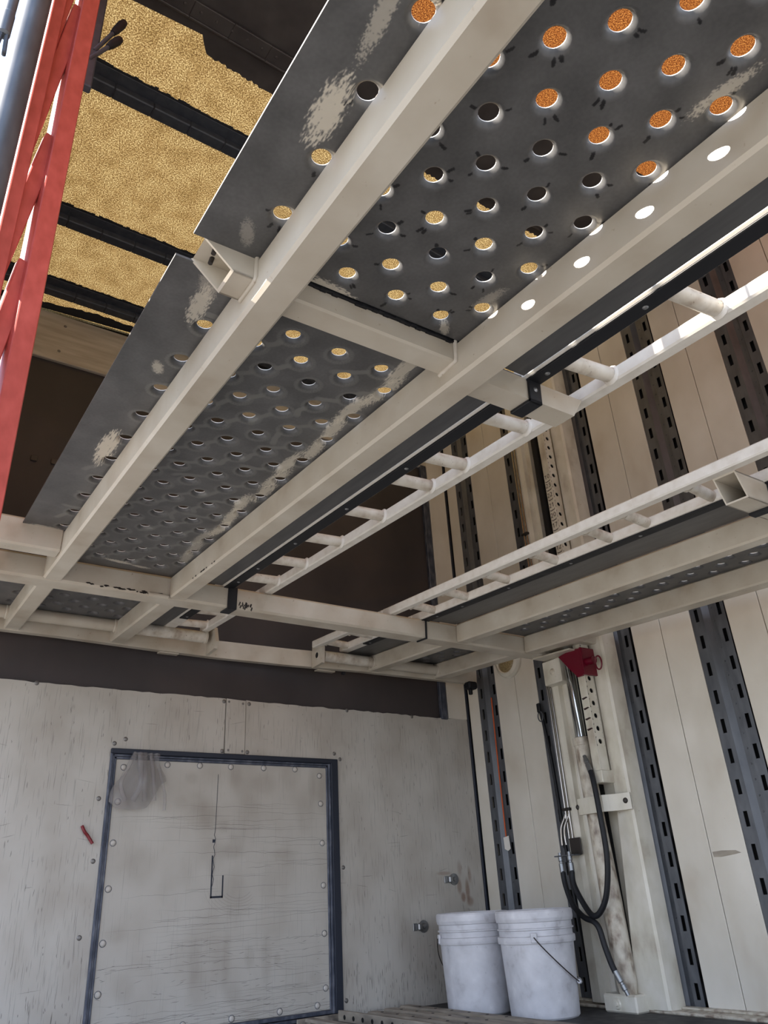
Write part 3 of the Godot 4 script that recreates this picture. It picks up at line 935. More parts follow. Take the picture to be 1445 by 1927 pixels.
func build_platform() -> void:
	var P := thing("lift_platform", "cream painted steel lifting deck with two perforated runways hanging overhead", "lift deck", Vector3(0, 0.978 + CY, -2.296))
	P.rotation.x = deg_to_rad(4.0)
	var st: SurfaceTool
	var VN := -2.62
	# longitudinal beams
	for b in [[0.384, 0.444], [0.804, 0.866], [2.09, 2.148], [2.49, 2.562]]:
		st = mb()
		lbox(st, b[0], b[1], 0.0, 0.08, VN, 0.235, 0.006)
		obj("beam", st, M.cream_paint, P)
		st = mb()
		lbox(st, b[0] - 0.005, b[1] - 0.002, 0.004, 0.08, 0.32, 0.99, 0.006)
		obj("beam", st, M.cream_paint, P)
	# cross members
	st = mb()
	lbox(st, -0.4, 2.7, 0.0, 0.08, 0.235, 0.33, 0.008)
	obj("crossbeam", st, M.cream_paint, P)
	st = mb()
	lbox(st, 0.443, 0.806, 0.036, 0.08, -1.405, -1.35, 0.004)
	obj("crossbeam", st, M.cream_paint, P)
	st = mb()
	lbox(st, 2.147, 2.492, 0.036, 0.08, -1.405, -1.35, 0.004)
	obj("crossbeam", st, M.cream_paint, P)
	st = mb()
	lbox(st, -0.4, 0.386, 0.012, 0.1, -0.022, 0.045, 0.006)
	obj("outrigger", st, M.cream_paint, P)
	st = mb()
	var pts := [[-0.4, 0.965], [0.6, 0.97], [1.0, 1.005], [1.3, 1.02], [1.65, 1.0], [2.05, 0.95], [2.45, 0.94], [2.78, 0.93]]
	var poly := PackedVector2Array()
	for p in pts:
		poly.append(Vector2(p[0], -p[1]))
	for i in range(pts.size() - 1, -1, -1):
		poly.append(Vector2(pts[i][0], -pts[i][1] - 0.04))
	prism(st, poly, -0.08, 0.0, Transform3D(Basis(Vector3(1, 0, 0), Vector3(0, 0, 1), Vector3(0, -1, 0)), Vector3.ZERO))
	obj("crossbeam", st, M.cream_paint, P)
	# tread plates
	var xs := []
	for k in range(-3, 6):
		xs.append(0.5315 + 0.0514 * k)
	var near := hole_cols(xs, -1.892, -1.957, 0.1242, VN, -1.413)   # k=-3 is odd
	var far := hole_cols(xs, -1.192, -1.257, 0.1268, -1.31, 0.2)
	var flat_near := []
	for c in near:
		for v in c[1]:
			flat_near.append(Vector2(c[0], v))
	var flat_far := []
	for c in far:
		for v in c[1]:
			flat_far.append(Vector2(c[0], v))
	var sm_near := [[0.345, -1.72, 0.06, 0.022, 1.5, 0.9], [0.335, -1.87, 0.07, 0.012, 1.45, 0.6], [0.375, -1.97, 0.08, 0.014, 1.5, 0.7], [0.52, -1.412, 0.06, 0.017, 0.1, 0.95], [0.775, -1.54, 0.04, 0.012, 1.8, 0.4], [0.765, -2.02, 0.05, 0.012, 1.7, 0.7], [0.76, -1.43, 0.02, 0.01, 0.8, 0.6], [0.345, -1.46, 0.03, 0.012, 1.2, 0.4]]
	var sm_far := [[0.345, -1.25, 0.06, 0.018, 1.5, 0.8], [0.345, -1.02, 0.025, 0.012, 1.2, 0.7], [0.35, -0.62, 0.1, 0.022, 1.55, 0.95], [0.33, -0.02, 0.05, 0.014, 0.05, 0.7], [0.6, 0.17, 0.05, 0.012, 0.15, 0.8], [0.68, 0.185, 0.035, 0.01, 0.1, 0.7], [0.34, -1.31, 0.04, 0.018, 1.2, 0.5]]
	for i in 14:
		sm_far.append([0.772 + 0.012 * sin(i * 2.1), -1.28 + i * 0.1, 0.075, 0.018, 1.57 + 0.12 * sin(i * 1.3), 0.75 if i < 11 else 0.5])
	var mn := plate_material("tread_plate_near", 0.27, 0.86, VN, -1.385, sm_near, flat_near, 0, 61)
	var mf := plate_material("tread_plate_far", 0.262, 0.86, -1.38, 0.235, sm_far, flat_far, 1, 62)
	var mesh := tread_plate(0.274, 0.85, VN, -1.413, near, 0.0257)
	mesh.surface_set_material(0, mn)
	mesh.surface_set_material(1, M.hole_rim)
	put("tread_plate", mesh, null, P)
	mesh = tread_plate(0.266, 0.85, -1.352, 0.235, far, 0.0257)
	mesh.surface_set_material(0, mf)
	mesh.surface_set_material(1, M.hole_rim)
	put("tread_plate", mesh, null, P)
	mesh = tread_plate(0.266, 0.85, 0.33, 0.96, hole_cols(xs, 0.45, 0.386, 0.1268, 0.33, 0.9), 0.0257)
	mesh.surface_set_material(0, M.bare_plate)
	mesh.surface_set_material(1, M.bare_plate)
	put("tread_plate", mesh, null, P)
	var xr := []
	for k in range(0, 9):
		xr.append(2.95 - (0.5315 + 0.0514 * (5 - k)))
	for s in [[VN, -1.39, -1.892, -1.957, 0.1242], [-1.384, 0.235, -1.192, -1.257, 0.1268], [0.33, 0.96, 0.45, 0.386, 0.1268]]:
		mesh = tread_plate(2.1, 2.684, s[0], s[1], hole_cols(xr, s[2], s[3], s[4], s[0], s[1]), 0.0257)
		mesh.surface_set_material(0, M.bare_plate)
		mesh.surface_set_material(1, M.hole_rim)
		put("tread_plate", mesh, null, P)
	# smooth side strips, edge bars, rails, rungs and rubber strips of each runway
	for side in [0, 1]:
		var mx := func(x: float) -> float: return x if side == 0 else 2.952 - x
		for seg in [[VN, -1.39], [-1.384, 0.235], [0.33, 0.96]]:
			st = mb()
			lbox(st, minf(mx.call(0.862), mx.call(0.998)), maxf(mx.call(0.862), mx.call(0.998)), 0.08, 0.084, seg[0], seg[1], 0.0005)
			obj("side_strip", st, M.strip_plate, P)
		for seg in [[VN, 0.3], [0.3, 0.93]]:
			st = mb()
			lbox(st, minf(mx.call(1.002), mx.call(1.052)), maxf(mx.call(1.002), mx.call(1.052)), 0.078, 0.112, seg[0], seg[1], 0.004)
			obj("edge_bar", st, M.white_bar_paint, P)
			st = mb()
			lbox(st, minf(mx.call(1.173), mx.call(1.206)), maxf(mx.call(1.173), mx.call(1.206)), 0.08, 0.114, seg[0], seg[1], 0.004)
			obj("rail", st, M.white_bar_paint, P)
			# black rubber strip screwed under the edge bar
			st = mb()
			lbox(st, minf(mx.call(1.007), mx.call(1.043)), maxf(mx.call(1.007), mx.call(1.043)), 0.073, 0.0785, seg[0], seg[1] - 0.004 if seg[0] < 0 else 0.72, 0.001)
			var strip := obj("rubber_strip", st, M.rubber, P)
			var v: float = seg[0] + 0.08
			var scr := [-2.35, -2.0, -1.68, -1.43, -0.92, -0.62, -0.3, -0.02, 0.15] if seg[0] < 0 else [0.5, 0.68]
			for sv in scr:
				st = mb()
				lathe(st, [[0.0, 0.003], [0.0035, 0.002], [0.006, 0.0]], 10, facing(L(mx.call(1.026), 0.073, sv), Vector3.DOWN))
				obj("screw", st, M.zinc, strip)
		# rubber over the front cross member
		st = mb()
		var o := 0.018 if side == 0 else 0.0
		var xa: float = mx.call(1.022)
		var xb: float = mx.call(1.058) if side == 0 else mx.call(1.03)
		lbox(st, minf(xa, xb), maxf(xa, xb), -0.004, 0.079, 0.229, 0.235, 0.001)
		lbox(st, minf(xa, xb), maxf(xa, xb), -0.006, -0.0005, 0.229, 0.3, 0.001)
		obj("rubber_strip", st, M.rubber, P)
		# cross rungs
		for rv in [-2.5, -2.24, -1.99, -1.731, -1.472, -1.21, -0.98, -0.83, -0.585, -0.335, -0.09, 0.128, 0.4, 0.62, 0.84]:
			st = mb()
			sweep(st, PackedVector3Array([L(mx.call(1.04), 0.095, rv + 0.012), L(mx.call(1.176), 0.097, rv)]), 0.0165, 14)
			var rg := obj("rung", st, M.chipped_cream_paint, P)
			st = mb()
			lathe(st, [[0.0165, 0.0], [0.018, 0.003], [0.0225, 0.007]], 14, facing(L(mx.call(1.167), 0.097, rv), Vector3(1 if side == 0 else -1, 0, 0)))
			obj("weld_bead", st, M.white_bar_paint, rg)
	# outrigger stub of the near cross member, left runway: box with slanted end
	st = mb()
	prism(st, PackedVector2Array([Vector2(0.864, 0.03), Vector2(1.141, 0.03), Vector2(1.172, 0.078), Vector2(0.864, 0.078)]), 1.33, 1.387)
	obj("outrigger", st, M.cream_paint, P)
	st = mb()
	lbox(st, 1.008, 1.042, 0.022, 0.079, -1.393, -1.387, 0.001)
	lbox(st, 1.008, 1.042, 0.022, 0.0295, -1.393, -1.33, 0.001)
	var rs := obj("rubber_strip", st, M.rubber, P)
	st = mb()
	lathe(st, [[0.0, 0.003], [0.0035, 0.002], [0.006, 0.0]], 10, facing(L(1.026, 0.055, -1.393), Vector3(0, 0, 1)))
	obj("screw", st, M.zinc, rs)
	# same on the right runway, where the open end of the square tube shows
	st = mb()
	var t := 0.004
	var e := [Vector2(2.09, 0.012), Vector2(1.815, 0.012), Vector2(1.775, 0.08), Vector2(2.09, 0.08)]
	for zz in [[1.288, 1.292], [1.351, 1.355]]:
		prism(st, PackedVector2Array(e), zz[0], zz[1])
	prism(st, PackedVector2Array([Vector2(2.09, 0.012), Vector2(1.815, 0.012), Vector2(1.813, 0.016), Vector2(2.09, 0.016)]), 1.288, 1.355)
	prism(st, PackedVector2Array([Vector2(2.09, 0.076), Vector2(1.778, 0.076), Vector2(1.775, 0.08), Vector2(2.09, 0.08)]), 1.288, 1.355)
	obj("outrigger", st, M.cream_paint, P)
	st = mb()
	lbox(st, 1.915, 1.945, 0.004, 0.079, -1.361, -1.355, 0.001)
	lbox(st, 1.915, 1.945, 0.004, 0.0115, -1.361, -1.288, 0.001)
	obj("rubber_strip", st, M.rubber, P)
	# open stub with two pins on the left beam
	var br: MeshInstance3D
	st = mb()
	var sp := PackedVector2Array([Vector2(0.386, 0.038), Vector2(0.345, 0.038), Vector2(0.292, 0.084), Vector2(0.302, 0.09), Vector2(0.386, 0.09)])
	prism(st, sp, 1.409, 1.413)
	prism(st, sp, 1.349, 1.353)
	prism(st, PackedVector2Array([Vector2(0.386, 0.038), Vector2(0.345, 0.038), Vector2(0.341, 0.042), Vector2(0.386, 0.042)]), 1.349, 1.413)
	prism(st, PackedVector2Array([Vector2(0.386, 0.086), Vector2(0.295, 0.086), Vector2(0.302, 0.09), Vector2(0.386, 0.09)]), 1.349, 1.413)
	br = obj("open_bracket", st, M.cream_paint, P)
	for q in [[0.318, 1.394], [0.322, 1.37]]:
		st = mb()
		sweep(st, PackedVector3Array([Vector3(q[0], 0.087, q[1]), Vector3(q[0] - 0.003, 0.073, q[1])]), 0.004, 10)
		obj("pin", st, M.bolt_dark, br)
	st = mb()
	sweep(st, PackedVector3Array([Vector3(0.383, 0.09, 1.415), Vector3(0.383, 0.04, 1.415), Vector3(0.383, 0.036, 1.411), Vector3(0.383, 0.036, 1.352)]), 0.0045, 8)
	obj("weld_bead", st, M.cream_paint, br)
	# weld beads where the cross members meet the beams
	for wv in [[0.806, 0.036, -1.404, 1], [0.442, 0.036, -1.404, -1]]:
		st = mb()
		sweep(st, PackedVector3Array([L(wv[0] - 0.003 * wv[3], 0.082, wv[2] - 0.003), L(wv[0] - 0.003 * wv[3], 0.036, wv[2] - 0.003), L(wv[0] - 0.003 * wv[3], 0.033, wv[2] + 0.05)]), 0.005, 8)
		obj("weld_bead", st, M.chipped_cream_paint, P)
	st = mb()
	sweep(st, PackedVector3Array([L(0.73, 0.004, 0.233), L(0.8, 0.002, 0.232)]), 0.009, 10)
	obj("weld_bead", st, M.cream_paint, P)
	st = mb()
	lbox(st, 0.305, 0.86, 0.0905, 0.094, -1.434, -1.325, 0.001)
	obj("splice_plate", st, M.bare_plate, P)
	# chipped paint showing dark steel
	st = mb()
	for i in 26:
		var x := rng.randf_range(0.5, 0.78)
		var hgt := rng.randf_range(0.004, 0.013)
		var r := rng.randf_range(0.003, 0.012)
		prism(st, PackedVector2Array([Vector2(x - r, hgt), Vector2(x - r * 0.3, hgt - 0.003), Vector2(x + r, hgt - 0.001), Vector2(x + r * 0.4, hgt + 0.003), Vector2(x - r * 0.5, hgt + 0.002)]), -0.2352, -0.2344)
	for i in 16:
		var x := rng.randf_range(1.06, 1.12)
		var hgt := rng.randf_range(0.006, 0.024)
		var r := rng.randf_range(0.002, 0.005)
		prism(st, PackedVector2Array([Vector2(x - r, hgt - r), Vector2(x, hgt - r * 2.0), Vector2(x + r, hgt + r), Vector2(x, hgt + r * 2.0)]), -0.2352, -0.2344)
	for i in 12:
		var v := rng.randf_range(-0.2, 0.0)
		var r := rng.randf_range(0.003, 0.009)
		prism(st, PackedVector2Array([Vector2(-v - r, 0.006), Vector2(-v + r * 0.2, 0.004), Vector2(-v + r, 0.007), Vector2(-v, 0.01)]), -0.8045, -0.8036, Transform3D(Basis(Vector3(0, 0, 1), Vector3(0, 1, 0), Vector3(-1, 0, 0)), Vector3.ZERO))
	obj("paint_chips", st, M.bolt_dark, P).set_meta("kind", "stuff")
	# ragged black sealant where plate meets the near cross member
	st = mb()
	for i in 30:
		var x := 0.445 + i * 0.012
		lbox(st, x, x + 0.0125, 0.077 - rng.randf() * 0.004, 0.0815, -1.409 - rng.randf() * 0.003, -1.404, 0.0005)
	obj("sealant", st, M.rubber, P)
	# hinge tubes, plates and tabs at the front end
	for h in [[0.43, 0.8, 0.058], [0.866, 1.2, 0.058], [-0.2, 0.38, 0.058], [1.8, 2.09, 0.042], [2.14, 2.49, 0.042]]:
		st = mb()
		sweep(st, PackedVector3Array([L(h[0], h[2], 0.91), L(h[1], h[2], 0.91)]), 0.026, 18)
		var tb := obj("hinge_tube", st, M.cream_paint if h[0] < 0.8 or h[0] > 2.1 else M.chipped_cream_paint, P)
		st = mb()
		var ex: float = h[1] - 0.012
		lathe(st, [[0.027, 0.0], [0.03, 0.004], [0.03, 0.012], [0.027, 0.014]], 18, facing(L(ex, h[2], 0.91), Vector3(1, 0, 0)))
		obj("collar", st, M.cream_paint, tb)
	st = mb()
	prism(st, PackedVector2Array([Vector2(-0.955, -0.012), Vector2(-0.855, 0.0), Vector2(-0.84, 0.03), Vector2(-0.87, 0.098), Vector2(-0.95, 0.098)]), -1.235, -1.22, Transform3D(Basis(Vector3(0, 0, 1), Vector3(0, 1, 0), Vector3(-1, 0, 0)), Vector3.ZERO))
	obj("hinge_plate", st, M.cream_paint, P)
	st = mb()
	prism(st, PackedVector2Array([Vector2(-0.97, -0.01), Vector2(-0.868, 0.0), Vector2(-0.868, 0.084), Vector2(-0.97, 0.096)]), -1.785, -1.77, Transform3D(Basis(Vector3(0, 0, 1), Vector3(0, 1, 0), Vector3(-1, 0, 0)), Vector3.ZERO))
	var hp := obj("hinge_plate", st, M.cream_paint, P)
	st = mb()
	lathe(st, [[0.014, 0.001], [0.0175, 0.003], [0.02, 0.003], [0.022, 0.0]], 18, facing(L(1.7695, 0.044, 0.918), Vector3(-1, 0, 0)))
	obj("bushing", st, M.cream_paint, hp)
	st = mb()
	lathe(st, [[0.0, 0.0012], [0.0145, 0.001], [0.015, 0.0]], 18, facing(L(1.7695, 0.044, 0.918), Vector3(-1, 0, 0)))
	obj("pin_hole", st, M.dark_void, hp)
	for x in [[1.03, 1.12, 1.02], [1.825, 1.925, 1.01]]:
		st = mb()
		lbox(st, x[0], x[1], -0.006, 0.0, x[2], x[2] + 0.035, 0.001)
		obj("tab", st, M.cream_paint, P)
	st = mb()
	lbox(st, 1.965, 1.98, -0.014, 0.0, 1.0, 1.02, 0.002)
	obj("rubber_stop", st, M.rubber, P)
	# end block of the front cross member at the lift column
	st = mb()
	lbox(st, 2.56, 2.73, 0.02, 0.07, 0.0, 0.24, 0.004)
	obj("end_block", st, M.cream_paint, P)
	st = mb()
	lbox(st, 2.6, 2.72, -0.008, 0.0, 0.06, 0.3, 0.002)
	obj("end_plate", st, M.cream_paint, P)

# ---------------------------------------------------------------- lift column on the right wall
func build_column() -> void:
	var K := thing("lift_column", "white hydraulic lift column with chrome rod standing against the slotted wall", "lift column", Vector3.ZERO)
	var vert := Transform3D(Basis(Vector3(1, 0, 0), Vector3(0, 0, 1), Vector3(0, 1, 0)), Vector3.ZERO)
	var st := mb()
	prism(st, PackedVector2Array([Vector2(2.8, -2.256), Vector2(2.724, -2.262), Vector2(2.716, -2.272), Vector2(2.716, -2.338), Vector2(2.722, -2.346), Vector2(2.766, -2.36), Vector2(2.766, -2.442), Vector2(2.8, -2.447)]), 0.012, 3.15, vert)
	obj("cover", st, M.column_paint, K)
	st = mb()
	prism(st, PackedVector2Array([Vector2(-2.338, -0.42), Vector2(-2.405, -0.42), Vector2(-2.405, -0.34), Vector2(-2.338, 0.35)]), 0.0, 0.05, side_plane(2.766))
	obj("gusset", st, M.column_paint, K)
	st = mb()
	prism(st, PackedVector2Array([Vector2(2.8, -2.43), Vector2(2.76, -2.44), Vector2(2.76, -2.53), Vector2(2.8, -2.54)]), 0.012, 3.0, vert)
	obj("dark_slot", st, M.dark_void, K)
	# left guide channel with folded lips
	st = mb()
	prism(st, PackedVector2Array([Vector2(2.8, -2.525), Vector2(2.735, -2.528), Vector2(2.73, -2.545), Vector2(2.742, -2.552), Vector2(2.742, -2.566), Vector2(2.722, -2.574), Vector2(2.716, -2.6), Vector2(2.722, -2.652), Vector2(2.8, -2.66)]), 0.02, 2.98, vert)
	obj("guide_channel", st, M.column_paint, K)
	# top block of the channel
	st = mb()
	cbox(st, V(2.668, 0.872, -2.605), V(2.74, 0.985, -2.492), 0.004)
	var tb := obj("guide_block", st, M.column_paint, K)
	st = mb()
	lathe(st, [[0.0, 0.007], [0.009, 0.006], [0.013, 0.002], [0.017, 0.0]], 14, facing(V(2.668, 0.927, -2.545), Vector3(-1, 0, 0)))
	obj("bolt", st, M.grimy_paint, tb)
	# hydraulic ram
	st = mb()
	lathe(st, [[0.034, -0.37], [0.04, -0.33], [0.042, -0.05], [0.037, 0.25], [0.0365, 0.57], [0.0385, 0.572], [0.0385, 0.604], [0.03, 0.608], [0.024, 0.608]], 28, Transform3D(Basis(Vector3.RIGHT, -0.03), V(2.692, 0, -2.437)))
	var ram := obj("ram_cylinder", st, M.grimy_paint, K)
	st = mb()
	lathe(st, [[0.0235, 0.6], [0.0235, 1.05]], 28, Transform3D(Basis.IDENTITY, V(2.69, 0, -2.452)))
	obj("chrome_rod", st, M.chrome, ram)
	st = mb()
	lathe(st, [[0.02, 1.05], [0.02, 2.6]], 20, Transform3D(Basis.IDENTITY, V(2.7, 0, -2.447)))
	obj("dark_rod", st, M.dark_void, ram)
	# perforated square post
	st = mb()
	var x0 := 2.65
	var x1 := 2.706
	var z0 := -2.38
	var z1 := -2.336
	cbox(st, V(x0, 0.4, z0), V(x0 + 0.004, 2.25, z1), 0.001)
	cbox(st, V(x1 - 0.004, 0.4, z0), V(x1, 2.25, z1), 0.001)
	cbox(st, V(x0, 0.4, z0), V(x1, 2.25, z0 + 0.004), 0.001)
	var hr := 0.011
	var y := 0.4
	var hc := 0.569
	while hc < 2.2:
		cbox(st, V(x0 + 0.004, y, z1 - 0.004), V(x1 - 0.004, hc - 0.02, z1), 0.0)
		# plate around a round hole
		var xc := (x0 + x1) / 2.0
		for k in 16:
			var a0 := TAU * k / 16.0
			var a1 := TAU * (k + 1) / 16.0
			var e0 := minf(0.024 / maxf(absf(cos(a0)), 1e-6), 0.02 / maxf(absf(sin(a0)), 1e-6))
			var e1 := minf(0.024 / maxf(absf(cos(a1)), 1e-6), 0.02 / maxf(absf(sin(a1)), 1e-6))
			var d0 := Vector3(cos(a0), sin(a0), 0)
			var d1 := Vector3(cos(a1), sin(a1), 0)
			var c := V(xc, hc, z1)
			quad(st, c + d0 * minf(e0, 0.031), c + d1 * minf(e1, 0.031), c + d1 * hr, c + d0 * hr, Vector3(0, 0, 1))
			quad(st, c + d0 * hr, c + d1 * hr, c + d1 * hr - Vector3(0, 0, 0.004), c + d0 * hr - Vector3(0, 0, 0.004), -d0)
		y = hc + 0.02
		hc += 0.0552
	cbox(st, V(x0 + 0.004, y, z1 - 0.004), V(x1 - 0.004, 2.25, z1), 0.0)
	var pp := obj("perforated_post", st, M.column_paint, K)
	st = mb()
	cbox(st, V(x0 + 0.005, 0.41, z0 + 0.005), V(x1 - 0.005, 2.24, z1 - 0.012), 0.0)
	obj("hollow", st, M.dark_void, pp)
	st = mb()
	cbox(st, V(2.645, 0.398, -2.384), V(2.722, 0.45, -2.33), 0.003)
	obj("foot_sleeve", st, M.column_paint, pp)
	# painted-on height numbers and divider marks (upper end)
	var nums := [["22", 1.783], ["21", 1.725], ["20", 1.67], ["17", 1.615], ["16", 1.562], ["12", 1.495], ["23", 1.838], ["10", 1.888]]
	var fnt := SystemFont.new()
	fnt.font_names = PackedStringArray(["Droid Sans"])
	for n in nums:
		var tm := TextMesh.new()
		tm.text = n[0]
		tm.font = fnt
		tm.font_size = 32
		tm.pixel_size = 0.00098
		tm.depth = 0.0008
		var o := put("number", tm, M.number_ink, pp)
		o.transform = Transform3D(Basis(Vector3(0, 0, 1), Vector3(0, 1, 0), Vector3(-1, 0, 0)), V(x0 - 0.0004, n[1], (z0 + z1) / 2.0))
		st = mb()
		prism(st, PackedVector2Array([Vector2(z0 + 0.003, n[1] - 0.021), Vector2(z0 + 0.012, n[1] - 0.03), Vector2(z1 - 0.008, n[1] - 0.029), Vector2(z1 - 0.003, n[1] - 0.02), Vector2(z1 - 0.01, n[1] - 0.0255), Vector2(z0 + 0.014, n[1] - 0.0265)]), 0.0, 0.0008, side_plane(x0))
		obj("mark", st, M.number_ink, pp)
	for n in [0.76, 0.715, 0.67, 0.625]:
		st = mb()
		prism(st, PackedVector2Array([Vector2(z0 + 0.004, n), Vector2(z0 + 0.012, n - 0.008), Vector2(z1 - 0.004, n - 0.002), Vector2(z1 - 0.012, n + 0.003)]), 0.0, 0.0008, side_plane(x0))
		obj("mark", st, M.number_ink, pp)
	# strap with bolts
	st = mb()
	prism(st, PackedVector2Array([Vector2(2.66, -2.5), Vector2(2.642, -2.49), Vector2(2.636, -2.42), Vector2(2.642, -2.35), Vector2(2.66, -2.335), Vector2(2.69, -2.29), Vector2(2.7, -2.25), Vector2(2.712, -2.255), Vector2(2.7, -2.296), Vector2(2.672, -2.344), Vector2(2.656, -2.36), Vector2(2.65, -2.42), Vector2(2.656, -2.484), Vector2(2.672, -2.495)]), CY + 0.285, CY + 0.35, vert)
	var sp := obj("strap", st, M.column_paint, K)
	for q in [[2.694, 0.32, -2.272], [2.645, 0.318, -2.492]]:
		st = mb()
		lathe(st, [[0.0, 0.008], [0.006, 0.007], [0.009, 0.003], [0.0115, 0.0]], 12, facing(V(q[0], q[1], q[2]), Vector3(-0.85, 0, 0.5)))
		obj("bolt", st, M.bolt_dark, sp)
	# base block
	st = mb()
	cbox(st, V(2.655, -0.43, -2.53), V(2.78, -0.368, -2.365), 0.006)
	var bb := obj("base_block", st, M.column_paint, K)
	st = mb()
	lathe(st, [[0.0, 0.012], [0.008, 0.012], [0.01, 0.005], [0.016, 0.005], [0.02, 0.0]], 16, facing(V(2.655, -0.4, -2.46), Vector3(-1, 0, 0)))
	obj("bolt", st, M.column_paint, bb)
	# locking bracket in red
	var R := thing("locking_bracket", "dark red steel locking bracket above the perforated post", "bracket", V(2.62, 0.9, -2.35))
	var off := V(2.62, 0.9, -2.35)
	st = mb()
	prism(st, PackedVector2Array([Vector2(-2.462, 0.972), Vector2(-2.43, 0.93), Vector2(-2.365, 0.853), Vector2(-2.335, 0.853), Vector2(-2.322, 0.87), Vector2(-2.315, 0.975), Vector2(-2.38, 0.983)]), -0.004, 0.004, side_plane(2.64).translated(-off))
	obj("side_plate", st, M.red_gloss, R)
	st = mb()
	cbox(st, V(2.632, 0.855, -2.33) - off, V(2.72, 0.98, -2.318) - off, 0.002)
	obj("face_plate", st, M.red_gloss, R)
	st = mb()
	sweep(st, PackedVector3Array([V(2.66, 0.915, -2.32) - off, V(2.655, 0.91, -2.27) - off]), 0.016, 14)
	obj("pin", st, M.red_gloss, R)
	st = mb()
	var ring := PackedVector3Array()
	for i in 25:
		var a := TAU * i / 24.0
		ring.append(V(2.65, 0.89 + 0.03 * sin(a), -2.245 + 0.018 * cos(a)) - off)
	sweep(st, ring, 0.0035, 8, false)
	obj("pull_ring", st, M.red_gloss, R)
	# hydraulic pipes
	for i in 2:
		var z := -2.632 + i * 0.017
		var dx := 0.004 * i
		var pth := smooth_path([V(2.708 + dx, 2.3, z), V(2.708 + dx, 0.36, z), V(2.706 + dx, 0.305, z - 0.004), V(2.69 + dx, 0.255, z - 0.022), V(2.688 + dx, 0.215, z - 0.028), V(2.688 + dx, 0.18, z - 0.03 + i * 0.004)], 5)
		st = mb()
		sweep(st, pth, 0.0052, 10)
		tag(obj("hydraulic_pipe", st, M.pipe_steel), ["thin bare steel hydraulic pipe on the left of the pair beside the lift column", "thin bare steel hydraulic pipe on the right of the pair beside the lift column"][i], "pipe")
	for q in [0.325, 1.69]:
		st = mb()
		cbox(st, V(2.698, q - 0.006, -2.645), V(2.72, q + 0.006, -2.602), 0.002)
		tag(obj("pipe_clamp", st, M.bolt_dark), "small dark clamp holding the two thin pipes, %s" % ["just above their bends" if q < 1 else "high up above the right runway"], "clamp")
	# angle plate carrying the hose fittings
	var A := thing("fitting_bracket", "small dark steel angle bracket joining the pipes to the hoses", "bracket", V(2.7, 0.16, -2.62))
	off = V(2.7, 0.16, -2.62)
	st = mb()
	cbox(st, V(2.7, 0.136, -2.63) - off, V(2.706, 0.205, -2.565) - off, 0.002)
	obj("back_plate", st, M.bolt_dark, A)
	st = mb()
	cbox(st, V(2.655, 0.134, -2.69) - off, V(2.706, 0.139, -2.575) - off, 0.001)
	obj("ledge", st, M.post_steel, A)
	# hoses
	var fit := func(parent: Node, a: Vector3, b: Vector3) -> void:
		var d := (b - a).normalized()
		var len := a.distance_to(b)
		var s2 := mb()
		lathe(s2, [[0.0, 0.0], [0.008, 0.0], [0.008, len * 0.2], [0.011, len * 0.22], [0.011, len * 0.42], [0.008, len * 0.44], [0.008, len * 0.52], [0.012, len * 0.55], [0.012, len], [0.0, len]], 12, facing(a, d))
		obj("fitting", s2, M.zinc, parent)
	var h1: Array = [V(2.655, 0.075, -2.595), V(2.645, 0.02, -2.585), V(2.63, -0.055, -2.53), V(2.61, -0.095, -2.47), V(2.605, -0.078, -2.42), V(2.605, -0.012, -2.374), V(2.605, 0.118, -2.342), V(2.61, 0.298, -2.347), V(2.62, 0.4, -2.36), V(2.63, 0.45, -2.375)]
	st = mb()
	sweep(st, smooth_path(h1, 7), 0.0115, 12)
	var H := obj("hydraulic_hose", st, M.rubber)
	tag(H, "black hydraulic hose looping up to the side of the lift cylinder", "hose")
	fit.call(H, V(2.66, 0.15, -2.602), V(2.655, 0.07, -2.595))
	fit.call(H, V(2.655, 0.52, -2.42), V(2.632, 0.445, -2.377))
	st = mb()
	sweep(st, smooth_path([V(2.66, 0.075, -2.655), V(2.655, 0.02, -2.645), V(2.64, -0.05, -2.605), V(2.62, -0.098, -2.535), V(2.61, -0.115, -2.475), V(2.61, -0.14, -2.45), V(2.61, -0.2, -2.435), V(2.61, -0.262, -2.415), V(2.612, -0.29, -2.403)], 7), 0.0115, 12)
	H = obj("hydraulic_hose", st, M.rubber)
	tag(H, "black hydraulic hose running down to the foot of the lift cylinder", "hose")
	fit.call(H, V(2.665, 0.15, -2.662), V(2.66, 0.07, -2.655))
	fit.call(H, V(2.625, -0.365, -2.37), V(2.612, -0.285, -2.404))
	# dark cable and ring down the wall
	var T := thing("hanging_strap", "thin black strap with a metal ring hanging beside the lift column", "strap", V(2.8, 0.8, -2.77))
	off = V(2.8, 0.8, -2.77)
	st = mb()
	sweep(st, smooth_path([V(2.79, 0.84, -2.79) - off, V(2.79, 0.7, -2.765) - off, V(2.785, 0.5, -2.745) - off, V(2.77, 0.3, -2.725) - off, V(2.77, 0.05, -2.72) - off, V(2.77, -0.2, -2.7) - off, V(2.77, -0.42, -2.69) - off], 5), 0.008, 8)
	obj("webbing", st, M.rubber, T)
	st = mb()
	ring = PackedVector3Array()
	for i in 21:
		var a := TAU * i / 20.0
		ring.append(V(2.785, 0.775 + 0.024 * sin(a), -2.78 + 0.017 * cos(a)) - off)
	sweep(st, ring, 0.003, 8, false)
	obj("ring", st, M.post_steel, T)
	st = mb()
	cbox(st, V(2.778, 0.795, -2.795) - off, V(2.795, 0.84, -2.773) - off, 0.004)
	obj("knot", st, M.rubber, T)

